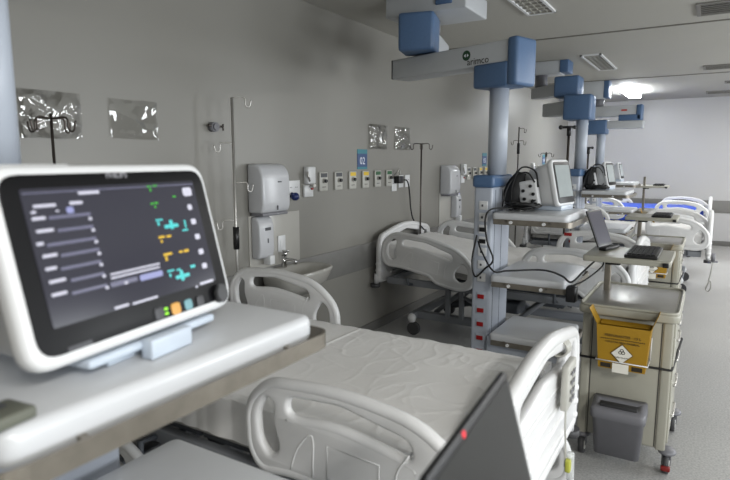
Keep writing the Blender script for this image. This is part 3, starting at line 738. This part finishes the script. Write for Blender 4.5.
g = B('white'); g.x = fm; g.box(-.205, -.06, .276, .290, -.12, -.025, .006); g.build('alarm_lamp', mon1)
# pale blue mount under the monitor
g = B('lightblue'); g.box(-.14, -.03, -.07, .10, -.0385, -.030, .003).box(-.14, -.01, -.12, .165, -.024, -.010, .005).box(-.012, .012, -.02, .075, -.0385, -.006, .003)
g.build('mount_plate', mon1)

def deep_monitor(x, y, z, rz, label, s=1.0):
    t = thing('patient_monitor', label, 'patient monitor', (x, y, z), rz, 'boxy patient monitors on column shelves')
    W, H = .27 * s, .285 * s
    fm, body, bz, sc = monitor_body(t, W, H, .23 * s, math.radians(12), 'bezel', 'scroff_glow', W * .80, H * .68, 0, H * .53)
    # side module with connectors (left side seen from front = -Y)
    g = B('white'); g.x = fm; g.box(-W / 2 - .03, -W / 2 + .01, .03, H * .66, -.225 * s, -.11, .012); mo = g.build('connector_module', t)
    for v_, w_ in ((.06, -.14), (.10, -.13), (.15, -.14), (.08, -.19), (.13, -.19)):
        g = B('black'); g.x = fm
        g.cyl((-W / 2 - .029, v_ * s, w_ * s), (-W / 2 - .04, v_ * s, w_ * s), .010 * s, 12); g.build('connector', mo)
    g = B('lightblue').box(-.17 * s, .0, -.10, .10, -.03, .004, .006); g.build('mount_plate', t)
    return t

# ================================================================ SUPPLY COLUMNS
def cbox(b, p, q, w, z0, z1, ext=0.0, bev=.012):
    p, q = Vector((p[0], p[1], 0)), Vector((q[0], q[1], 0)); d = q - p; L = d.length; a = math.atan2(d.y, d.x)
    b.box(-ext, L + ext, -w / 2, w / 2, z0, z1, bev, mt=T((p.x, p.y, 0)) @ Matrix.Rotation(a, 4, 'Z'))
    return a
def column(px, py, arms, label, nsock=12, po=(.034, 0)):
    t = thing('supply_column', label, 'supply column', (px, py, 0), 0, 'ceiling mounted supply columns')
    arms(t)
    B('pole').cyl((po[0], po[1], 1.505), (po[0], po[1], 2.06), .062, 32).build('pole', t)
    B('bluecap').box(-.062, .082, -.195, .205, 1.425, 1.505, .022, 3).build('cap', t)
    b = B('column').box(-.052, .07, -.18, .20, .28, 1.43, .018, 3)
    b.use(M['colgap'])
    for yy in (-.12, .02): b.box(.0695, .0712, yy - .004, yy + .004, .38, 1.41)
    b.build('body', t)
    zs = [1.313, 1.237, 1.16, 1.084, 1.013, .929, .845, .72, .628, .535, .442, .352]
    for i, z in enumerate(zs[:nsock]):
        sx = .014
        f = B('white').box(sx - .028, sx + .028, -.186, -.179, z - .028, z + .028, .003); so = f.build('power_socket', t) if i < 7 else None
        if i >= 7:
            f.bm.free(); f = B('column').box(sx - .03, sx + .03, -.1855, -.179, z - .026, z + .026, .003); so = f.build('power_socket', t)
        g = B('red' if i >= 7 else 'black').box(sx - .022, sx + .022, -.1915, -.185, z - .016, z + .012, .002) if (i >= 7 or i in (2, 3)) else B('darkgrey').box(sx - .012, sx + .0, -.1885, -.185, z - .008, z + .006, .001)
        g.build('socket_insert', so)
    # shelves
    x0, x1, y0, y1 = .105, .56, -.29, .335
    for zi, z in enumerate((1.28, .89, .51)):
        y0_, y1_ = (y0, y1) if zi != 2 else (y0 + .02, y1 - .10)
        s = B('shelf'); s.plate([rounded([(x0, y0_, .03), (x1, y0_, .035), (x1, y1_, .035), (x0, y1_, .03)], .03, 5)], .054, .016, mt=T((0, 0, z - .027)))
        sh = s.build('shelf', t)
        # bracket
        s2 = B('column').box(.06, x0 + .12, -.10, .12, z - .085, z - .053, .006); s2.build('shelf_bracket', sh)
        r = B('rail'); e = .026
        pth = rounded([(x0 + .02, y0_ - e, .001), (x1 + e, y0_ - e, .045), (x1 + e, y1_ + e, .045), (x0 + .02, y1_ + e, .001)], .02, 6)
        n = len(pth); bm = r.bm
        zt, zb = z - .036, z - .068
        ring = []
        for i, p in enumerate(pth):
            ring.append([bm.verts.new((p[0], p[1], zb)), bm.verts.new((p[0], p[1], zt))])
        for i in range(n - 1):
            f = bm.faces.new((ring[i][0], ring[i + 1][0], ring[i + 1][1], ring[i][1])); f.smooth = False
        bmesh.ops.recalc_face_normals(bm, faces=bm.faces[:])
        bmesh.ops.solidify(bm, geom=bm.faces[:], thickness=.005)
        for yy in (y0_ - e * .5, y1_ + e * .5):
            for xx in (x0 + .10, x1 - .10): r.box(xx - .006, xx + .006, yy - e * .5, yy + e * .5, z - .050, z - .040)
        for xx in (x1 + .5 * e,):
            for yy in (y0_ + .1, y1_ - .1): r.box(xx - .5 * e, xx + .5 * e - .006, yy - .006, yy + .006, z - .050, z - .040)
        r.build('rail', sh)
        k = B('white')
        for xx in (x0 + .13, x1 - .13): k.cyl((xx, y0_ - e - .012, z - .052), (xx, y0_ - e + .002, z - .052), .010, 12)
        k.build('rail_knobs', sh)
    B('column').box(.075, x1 - .03, y0 + .06, y1 - .12, .37, .475, .01).build('drawer', t)
    return t
def logo(b_parent, o, u, s=1.0, flip=False):
    """green disc with two white wedges and the word beside it"""
    fmx = frame(o, u, (0, 0, 1))
    g = B('logogreen'); g.x = fmx; g.cyl((0, 0, -.001), (0, 0, .0008), .026 * s, 24); lg = g.build('logo', b_parent)
    g = B('signwhite'); g.x = fmx
    g.plate([[(-.016 * s, 0), (-.004 * s, .009 * s), (-.004 * s, -.009 * s)]], .001, 0, mt=T((0, 0, .001))).plate([[(.016 * s, 0), (.004 * s, -.009 * s), (.004 * s, .009 * s)]], .001, 0, mt=T((0, 0, .001)))
    g.build('logo_wedges', b_parent)
    g = B('ink'); g.x = fmx; g.text('arimco', .050 * s, T((.075 * s, -.036 * s, .0005)), .0005, sx=1.0); g.build('lettering', b_parent)
def arms_second(t):
    th = math.radians(162.7); L = .86
    e = (L * math.cos(th), L * math.sin(th))
    u = Vector((math.cos(th), math.sin(th)))
    s = u * -.17; q = u * .19
    # lower arm
    a = B('arm'); cbox(a, s, e, .19, 2.195, 2.335, .0, .014); la = a.build('lower_arm', t)
    # front side of arm faces -Y : direction from far end to pole
    nrm = Vector((-u.y, u.x)) * -1 if False else Vector((u.y, -u.x))
    if nrm.y > 0: nrm = -nrm
    o = u * .16 + nrm * .0955
    logo(la, (o.x, o.y, 2.275), (-u.x, -u.y, 0), 1.25)
    c = B('bluecap'); cbox(c, u * -.17, u * .095, .215, 2.055, 2.205, 0, .02); cbox(c, u * -.235, u * -.16, .215, 2.055, 2.345, 0, .022); c.build('joint_cover', t)
    c = B('black'); cbox(c, u * (L - .005), u * (L + .006), .188, 2.197, 2.333, 0, .003); c.build('arm_end', la)
    # upper arm, on the pivot at the far end of the lower arm
    p1 = u * (L - .22)
    B('grey').cyl((p1.x, p1.y, 2.325), (p1.x, p1.y, 2.37), .06).build('pivot', t)
    up = Vector((-.247, .969))
    n0 = p1 - up * .20; n1 = p1 + up * .62
    a = B('arm'); cbox(a, n0, n1, .19, 2.365, 2.53, 0, .014); ua = a.build('upper_arm', t)
    c = B('bluecap'); cbox(c, n0 - up * .05, n0 + up * .20, .25, 2.345, 2.60, 0, .025); c.build('joint_cover', t)
    rgt = Vector((up.y, -up.x))
    q_ = n0 + up * .28 + rgt * .0955
    d = B('logored'); d.box(-.012, .012, -.018, .018, -.001, .001, mt=frame((q_.x, q_.y, 2.47), (up.x, up.y, 0), (0, 0, 1))); d.build('red_decal', ua)
    q_ = n0 + up * .62 + rgt * .0955
    d = B('logoblue'); d.cyl((q_.x, q_.y, 2.43), (q_.x + rgt.x * .004, q_.y + rgt.y * .004, 2.43), .02); d.build('blue_decal', ua)
    # ceiling mount
    m = B('arm').box(-.87, -.25, .10, .52, 2.62, HC, .01); m.build('ceiling_mount', t)
    m = B('bluecap').box(-.47, -.35, .085, .12, 2.66, HC, .006); m.build('mount_cover', t)
    B('grey').cyl((-.62, .35, 2.52), (-.62, .35, 2.63), .07).build('swivel', t)
def arms_third(t):
    c = B('bluecap').box(-.15, .14, -.14, .16, 2.03, 2.295, .025); c.build('joint_cover', t)
    a = B('arm'); cbox(a, (-.1, .1), (-.42, .38), .19, 2.10, 2.25, 0, .014); a.build('lower_arm', t)
    c = B('bluecap').box(-.29, -.02, .0, .28, 2.29, 2.515, .025); c.build('joint_cover', t)
    a = B('arm'); cbox(a, (-.2, .2), (-.62, .55), .17, 2.33, 2.46, 0, .014); a.build('upper_arm', t)
    B('grey').cyl((-.55, .48, 2.45), (-.55, .48, 2.63), .07).build('swivel', t)
    a = B('arm').box(-.85, -.31, .38, .62, 2.60, HC, .01); a.build('ceiling_mount', t)
    a = B('bluecap').box(-.32, -.22, .37, .63, 2.61, HC, .01); a.build('mount_cover', t)
def arms_fourth(t):
    c = B('bluecap').box(-.20, .12, -.13, .13, 1.98, 2.185, .02); c.build('joint_cover', t)
    a = B('arm').box(.0, .60, -.10, .09, 2.055, 2.165, .012); a.build('lower_arm', t)
    c = B('bluecap').box(.27, .57, -.11, .10, 2.165, 2.25, .015).box(.50, .58, -.11, .10, 2.165, 2.39, .02); c.build('joint_cover', t)
    a = B('arm').box(-.10, .51, -.095, .085, 2.23, 2.38, .012); la = a.build('upper_arm', t)
    d = B('logored').box(.30, .38, -.0975, -.094, 2.30, 2.325); d.build('decal', la)
    B('grey').cyl((-.02, 0, 2.37), (-.02, 0, 2.50), .07).build('swivel', t)
    a = B('arm').box(-.36, .06, -.12, .12, 2.49, HC, .01); a.build('ceiling_mount', t)
    a = B('bluecap').box(.05, .12, -.125, .125, 2.50, HC, .01); a.build('mount_cover', t)
column(-1.25, .60, arms_second, 'supply column carrying the large lit monitor at the left edge', po=(0, -.012))
column(-1.25, 3.67, arms_second, 'supply column with blue cap and red sockets in the picture middle')
column(-1.29, 6.62, arms_third, 'third supply column, its stacked blue joints left of the lit lamp')
column(-1.50, 9.2, arms_fourth, 'farthest supply column, its arms reaching right towards the aisle')
mo2 = deep_monitor(-.785, 3.80, 1.31, -9, 'boxy monitor with grey screen on the second column shelf', 1.06)
mo3 = deep_monitor(-.93, 6.76, 1.31, -9, 'boxy monitor on the third column shelf, beside black cables', .98)
mo4 = deep_monitor(-1.16, 9.42, 1.31, -4, 'smallest looking monitor, on the farthest column shelf', .9)
# cable bundles
def cable_bundle(x, y, z, label, seed):
    random.seed(seed)
    t = thing('cable_bundle', label, 'cables', (x, y, z), 0, 'coiled black monitor cables')
    b = B('cable')
    for k in range(7):
        cx, cy = random.uniform(.01, .07), random.uniform(-.03, .03); rr = random.uniform(.045, .08); ph = random.random() * 6
        pts = [(cx + rr * math.cos(ph + a) * 1.3, cy + rr * math.sin(ph + a), .010 + .008 * k * .6 + .012 * abs(math.sin(2 * a + k))) for a in [2 * PI * i / 20 for i in range(20)]]
        b.tube(pts, .0065, 6, closed=True)
    b.build('floor_coil' if False else 'coiled_loop', t)
    b = B('blackmatte')
    # cuff hanging as upright bundle
    b.tube(curve([(-.05, .10, .0), (-.06, .11, .08), (-.045, .12, .16), (-.02, .13, .24)], 6), .04, 10, rfun=lambda s: .035 + .035 * math.sin(PI * min(1, s * 1.05)))
    b.build('pressure_cuff', t)
    b = B('cable')
    b.tube(curve([(-.06, .05, .05), (-.05, .04, .16), (.0, .05, .27), (.08, .08, .25), (.11, .06, .15)]), .006, 6)
    b.tube(curve([(-.10, .0, .02), (-.08, .03, .14), (-.03, .05, .22), (.04, .05, .24), (.09, .05, .18)]), .005, 6)
    b.tube(curve([(.02, -.04, .015), (.05, -.05, .03), (.09, -.04, .04), (.11, .0, .07)]), .007, 6)
    b.build('lead_wires', t)
    return t
cable_bundle(-1.05, 3.60, 1.28, 'black cables and cuff heaped behind the second column monitor', 3)
cable_bundle(-1.10, 6.55, 1.28, 'black cables heaped behind the third column monitor', 5)
# long black cable from column sockets across the shelf to the cart
cb = B('cable')
cb.tube(curve([(-1.05, 3.50, 1.30), (-1.15, 3.40, 1.30), (-1.17, 3.34, 1.24), (-1.16, 3.36, 1.10), (-1.12, 3.36, .99), (-1.17, 3.36, .93), (-1.24, 3.38, .87), (-1.27, 3.40, .97), (-1.25, 3.42, 1.13)]), .006, 6)
tag(cb.build('power_cable'), 'black cable looping from the shelf down to the column sockets', 'cable')
cb = B('cable')
cb.tube(curve([(-1.24, 3.42, 1.09), (-1.20, 3.38, 1.03), (-1.11, 3.34, .925), (-1.05, 3.42, .918), (-.90, 3.55, .918), (-.80, 3.50, .925), (-.70, 3.36, .93), (-.64, 3.30, .915), (-.60, 3.42, .96), (-.55, 3.60, 1.02)]), .006, 6)
tag(cb.build('power_cable'), 'long black cable lying across the middle shelf towards the laptop table', 'cable')
ad = thing('power_brick', 'black power brick hanging at the corner of the middle shelf', 'power adaptor', (-.64, 3.30, .83))
B('black').box(-.025, .03, -.02, .045, -.03, .06, .008).build('case', ad)
B('cable').tube(curve([(.0, .01, .06), (.06, .08, .09), (.13, .2, .16), (.11, .28, .20)]), .005, 6).build('lead', ad)

rl = B('red').box(.33, .40, .575, .581, .885, .915, .002).build('red_label', bed2, 'small red label on the side rail')

# small items on foreground shelf
sb = thing('cable_clip', 'small dark grey clip box on the near corner of foreground shelf', 'clip', (-.725, .352, 1.281), 8)
B('greenish').box(-.03, .025, -.06, .008, 0, .016, .004).build('case', sb); B('darkgrey').box(-.02, -.005, -.02, -.01, .016, .018, .001).build('button', sb)

# ================================================================ CARTS
def make_cart(x, y, label, table=True, tz=0):
    """origin floor centre; body x +-.2, y +-.30"""
    t = thing('medical_cart', label, 'medical cart', (x, y, 0), 0, 'cream medical carts in the aisle')
    W, D = .208, .30
    b = B('cart').box(-W, W, -D, D, .13, .80, .012); b.build('body', t)
    # side panel seams and frame on -Y face
    s = B('cartline')
    for xx in (-W + .045, W - .045): s.box(xx - .0025, xx + .0025, -D - .0012, -D + .001, .14, .79)
    s.build('panel_gap', t)
    for q in ((W - .04, W + .006, -D - .006, -D + .03), (-W - .006, -W + .04, -D - .006, -D + .03), (W - .03, W + .006, D - .03, D + .006)):
        B('cart').box(*q, .125, .80, .008).build('corner_post', t)
    # top
    tp = B('cart').plate([rounded([(-W - .03, -D - .03, .05), (W + .03, -D - .03, .05), (W + .03, D + .03, .05), (-W - .03, D + .03, .05)], .05, 6)], .045, .012, mt=T((0, 0, .822)))
    tpo = tp.build('top_rim', t)
    B('steel').box(-W, W, -D, D, .843, .8465, .001).build('top_sheet', tpo)
    B('cart').tube([(q[0], q[1], .848) for q in rounded([(-W - .02, -D - .02, .05), (W + .02, -D - .02, .05), (W + .02, D + .02, .05), (-W - .02, D + .02, .05)], .05, 6)], .008, 6, closed=True).build('top_lip', tpo)
    # drawers on +X face
    zz = [.15, .33, .49, .61, .71, .79]
    for a, c in zip(zz[:-1], zz[1:]):
        d = B('cart').box(W, W + .014, -D + .035, D - .035, a + .004, c - .004, .004); do = d.build('drawer', t)
        B('steel').tube(curve([(W + .012, -.10, (a + c) / 2), (W + .024, -.09, (a + c) / 2), (W + .024, .09, (a + c) / 2), (W + .012, .10, (a + c) / 2)], 4), .006, 6).build('handle', do)
    # casters
    for i, (sx, sy) in enumerate([(1, -1), (1, 1), (-1, -1), (-1, 1)]):
        cx, cy = sx * (W - .02), sy * (D - .03)
        if sx > 0: cx += .035
        c = B('grey').ball((cx, cy, .118), .045, (1, 1.1, .45)).box(cx - .022, cx - .016, cy - .02, cy + .02, .05, .12).box(cx + .016, cx + .022, cy - .02, cy + .02, .05, .12)
        co = c.build('caster', t)
        w = B('wheel').cyl((cx - .014, cy + .0, .053), (cx + .014, cy + .0, .053), .053, 24); w.use(M['wheelhub']).cyl((cx - .017, cy, .053), (cx + .017, cy, .053), .032, 18)
        w.build('wheel', co)
        if i == 0: B('brown').box(cx - .022, cx + .022, cy - .066, cy - .04, .035, .06, .006).build('brake_pedal', co)
    if table:
        px, py = -.16, .10
        B('rail').box(px - .017, px + .017, py - .017, py + .017, .83, 1.03 + tz * 2, .003).build('post', t)
        B('black').box(px - .01, px + .07, py - .05, py + .0, 1.005 + tz, 1.0205 + tz, .005).build('table_clamp', t)
        tt = B('cart').plate([rounded([(-.29, .02, .015), (.165, .02, .015), (.165, .47, .015), (-.29, .47, .015)], .015, 3)], .034, .006, mt=T((0, 0, 1.037 + tz)))
        to = tt.build('table_top', t)
        B('black').box(.125, .155, .004, .0215, 1.02 + tz, 1.045 + tz, .004).build('corner_cap', to)
    return t
cart1 = make_cart(-.322, 3.42, 'cream medical cart nearest, with yellow box, grey bin and side table')
cart2 = dup(cart1, (-.415, 6.02, 0), 'cream medical cart second along the aisle, with yellow box behind table')
cart3 = make_cart(-.72, 9.55, 'farthest cream medical cart, with a small high tray on a post', table=True, tz=.16)
def sharps(x, y, z, label, s=1.0):
    t = thing('sharps_box', label, 'sharps box', (x, y, z), 0, 'yellow cardboard sharps boxes hung on carts')
    b = B('box', 'boxin')
    w0, w1, d, h = .108, .124, .105, .225
    bm = b.bm
    vs = [bm.verts.new(p) for p in ((-w0, 0, 0), (w0, 0, 0), (w0, -d, 0), (-w0, -d, 0), (-w1, 0, h), (w1, 0, h), (w1, -d - .012, h), (-w1, -d - .012, h))]
    for f in ((0, 3, 2, 1), (3, 7, 6, 2), (1, 2, 6, 5), (0, 4, 7, 3), (0, 1, 5, 4)):
        try: bm.faces.new([vs[i] for i in f[::-1]])
        except ValueError: pass
    bmesh.ops.recalc_face_normals(bm, faces=bm.faces[:])
    bmesh.ops.solidify(bm, geom=bm.faces[:], thickness=.003)
    b.box(-w1 + .006, w1 - .006, -d - .006, -.006, h - .03, h - .026)
    b.build('carton', t)
    f = B('box')
    f.box(-.001, .001, -d, -.01, 0, .085, mt=T((-w1, 0, h)) @ R(-28, 'Y')); f.box(-.001, .001, -d, -.01, 0, .085, mt=T((w1, 0, h)) @ R(20, 'Y'))
    f.build('side_flap', t)
    f = B('box'); f.box(-w1 + .03, w1 - .03, -.055, 0, -.001, .001, mt=T((0, -d - .012, h)) @ R(-28, 'X') @ T((0, 0.055, 0))).box(-w1 + .01, w1 - .01, -.05, .0, -.001, .001, mt=T((0, -.01, h)) @ R(10, 'X'))
    f.build('top_flap', t)
    yf = lambda zz: -d - .012 * zz / h - .0025
    sl = math.atan2(.012, h)
    up = (0, -math.sin(sl), math.cos(sl))
    g = B('ink')
    g.text('PERFURANTES - 13 L', .0185, frame((0, yf(.175), .175), (1, 0, 0), up), .0004)
    g.text('COLETOR PARA MATERIAL', .013, frame((0, yf(.143), .143), (1, 0, 0), up), .0004)
    for k in range(22): 
        xx = -.10 + k * .0093
        g.box(xx, xx + .0055, -.0008, .0008, -.002, .002, mt=frame((0, yf(.158), .158), (1, 0, 0), (0, 1, 0)) @ Matrix.Identity(4) @ T((0, 0, 0)))
    g.text('INFECTANTE', .0105, frame((0, yf(.066) - .0012, .066), (1, 0, 0), up), .0004)
    fm_ = frame((0, yf(.085) - .0008, .085), (1, 0, 0), up)
    g.text('*', .001, fm_)
    # biohazard: three rings and a core
    for a in (90, 210, 330):
        cx, cy = .0075 * math.cos(math.radians(a)), .0075 * math.sin(math.radians(a)) + .012
        g.x = fm_
        g.tube([(cx + .0075 * math.cos(q), cy + .0075 * math.sin(q), .0008) for q in [2 * PI * i / 12 for i in range(12)]], .0018, 5, closed=True)
    g.x = Matrix.Identity(4)
    # black outline of the diamond
    g.x = fm_; g.tube([(0, -.052, 0), (.052, 0, 0), (0, .052, 0), (-.052, 0, 0)], .0014, 4, closed=True); g.x = Matrix.Identity(4)
    lb = g.build('print', t)
    g = B('paper'); g.x = fm_; g.plate([[(0, -.048), (.048, 0), (0, .048), (-.048, 0)]], .0006, 0, mt=T((0, 0, -.0002))); g.build('diamond_label', t)
    for xa in (-w0 + .012, w0 - .06): B('ink').box(xa, xa + .048, -d - .004, -d - .0028, .006, .028).build('pictogram', t)
    # wire holder
    w = B('white'); zz = .045; e = .008
    w.tube([(-w0 - e - .004, .012, zz), (-w0 - e - .004, -d - e, zz - .004), (w0 + e + .004, -d - e, zz - .004), (w0 + e + .004, .012, zz)], .0032, 6)
    w.tube([(w0 + e + .004, -.002, zz), (w0 + e + .006, -.004, .16)], .0032, 6)
    w.build('wire_holder', t)
    g = B('paper').box(-.04, .035, -d - .012, -d - .0095, -.012, .035); g.build('paper_tag', t)
    return t
sh1 = sharps(-.323, 3.105, .555, 'yellow cardboard sharps box with open flaps on the nearest cart')
sh2 = dup(sh1, (-.403, 5.705, .56), 'yellow sharps box on the second cart, below its keyboard')
sh3 = dup(sh1, (-.71, 9.235, .60), 'yellow sharps box on the farthest cart')
# strap around cart
def strap(x, y, z, label):
    b = B('blackmatte'); W, D = .218, .31
    pth = rounded([(-W, -D, .01), (W, -D, .01), (W + .02, D, .01), (-W, D, .01)], .01, 3)
    b.tube([(x + p[0], y + p[1], z) for p in pth], .006, 6, closed=True)
    return tag(b.build('elastic_strap'), label, 'strap')
strap(-.322, 3.42, .56, 'black elastic strap around the nearest cart behind the yellow box')
strap(-.415, 6.02, .50, 'black elastic strap around the second cart')
# bin hung on the cart
bn = thing('waste_bin', 'grey plastic waste bin hung low on the nearest cart', 'waste bin', (-.325, 3.11, .085))
b = B('grey'); bm = b.bm
def ringpts(w, d, z, r=.03, tip=0): return [(p[0], p[1], z + tip * (1 if p[1] > -.05 else 0)) for p in rounded([(-w, -d, r), (w, -d, r), (w, 0, r * .4), (-w, 0, r * .4)], r, 5)]
rr = [ringpts(.108, .10, 0), ringpts(.120, .125, .20), ringpts(.129, .135, .205), ringpts(.131, .137, .245), ringpts(.126, .130, .255, .03), ringpts(.088, .032, .262, .006), ringpts(.086, .028, .20, .006)]
# shift slot ring inwards
rr[4] = [(p[0], p[1], p[2] + .03 * (1 + p[1] / .13)) for p in rr[4]]; rr[5] = [(p[0], p[1] - .055, p[2] + .014) for p in rr[5]]; rr[6] = [(p[0], p[1] - .055, p[2]) for p in rr[6]]
vr = [[bm.verts.new(p) for p in r] for r in rr]
for a, c in zip(vr[:-1], vr[1:]):
    for i in range(len(a)):
        f = bm.faces.new((a[i], a[(i + 1) % len(a)], c[(i + 1) % len(a)], c[i])); f.smooth = True
bm.faces.new(vr[0][::-1]); bmesh.ops.recalc_face_normals(bm, faces=bm.faces[:])
b.build('bucket', bn)
b = B('binshade'); b.box(-.088, .088, -.112, -.066, .21, .279, .004); b.plate([[(p[0], p[1]) for p in rr[6]]], .002, 0, mt=T((0, 0, .235))); b.build('slot_shade', bn)  # dark block filling the slot; its colour stands in for shade

# keyboards and laptops ------------------------------------------
def keyboard(x, y, z, rz, label, w=.17, d=.42):
    t = thing('keyboard', label, 'keyboard', (x, y, z), rz, 'black keyboards on cart tables')
    B('black').box(-w / 2, w / 2, -d / 2, d / 2, 0, .018, .005).build('case', t)
    k = B('blackmatte')
    for i in range(6):
        for j in range(16):
            xx = -w / 2 + .012 + i * (w - .024) / 6; yy = -d / 2 + .012 + j * (d - .024) / 16
            k.box(xx + .0015, xx + (w - .024) / 6 - .0015, yy + .0015, yy + (d - .024) / 16 - .0015, .018, .024)
    k.build('keys', t)
    return t
kb = keyboard(-.31, 3.66, 1.055, 0, 'black keyboard on the side table of the nearest cart', .17, .40)
keyboard(-.39, 6.26, 1.055, 0, 'black keyboard on the side table of the second cart', .17, .38)
keyboard(-.69, 9.80, 1.215, 0, 'black keyboard on the farthest cart tray', .15, .34)
def laptop(x, y, z, L, Hh, tilt, scr, label, dot=False, rz=0, bw=.22):
    """hinge line along Y at x=0; screen faces +X and leans back"""
    t = thing('laptop', label, 'laptop', (x, y, z), rz, None)
    B('black').box(0, bw, -L / 2, L / 2, 0, .018, .004).build('base', t)
    k = B('blackmatte')
    for i in range(5):
        for j in range(13):
            xx = .02 + i * .022 * bw / .22; yy = -L / 2 + .02 + j * (L - .04) / 13
            k.box(xx + .001, xx + .020 * bw / .22, yy + .001, yy + (L - .04) / 13 - .001, .018, .020)
    k.build('keys', t)
    f = frame((0, 0, .018), (0, 1, 0), (-math.sin(tilt), 0, math.cos(tilt)))
    g = B('black'); g.x = f; g.plate([rrect(L, Hh, .012, 0, Hh / 2)], .010, .003, mt=T((0, 0, -.005))); lid = g.build('lid', t)
    g = MB(M[scr]); g.x = f; g.plate([rrect(L - .025, Hh - .03, .003, 0, Hh / 2 + .002)], .001, 0, mt=T((0, 0, .0003))); g.build('screen', lid)
    if dot:
        g = B('redled'); g.x = f; g.cyl((dot, Hh - .007, 0), (dot, Hh - .007, .0012), .0048, 12); g.build('indicator', lid)
    return t
laptop(-.535, 3.76, 1.055, .21, .235, math.radians(22), 'lapscr', 'laptop with violet lit screen on the nearest cart table', rz=-14, bw=.045)

# foreground laptop stands on its own cart table, below the frame
fc = thing('medical_cart', 'cart under the dark laptop at the bottom edge, mostly out of view', 'medical cart', (-.05, .36, 0))
B('cart').box(-.19, .19, -.26, .22, .13, .80, .012).build('body', fc)
B('steel').cyl((-.12, .1, .79), (-.12, .1, 1.0), .017).build('post', fc)
B('cart').plate([rounded([(-.21, -.22, .02), (.20, -.22, .02), (.20, .50, .02), (-.21, .50, .02)], .02, 3)], .03, .006, mt=T((0, 0, 1.003))).build('table_top', fc)
for sx in (-1, 1):
    for sy in (-1, 1): B('wheel').cyl((sx * .16 - .012, sy * .2 - .02, .065), (sx * .16 + .012, sy * .2 - .02, .065), .065, 20).build('caster', fc)
laptop(-.192, .695, 1.029, .36, .225, math.radians(15), 'lapoff', 'dark laptop seen side on at the bottom edge, red dot on its bezel', dot=-.05, rz=4.0)
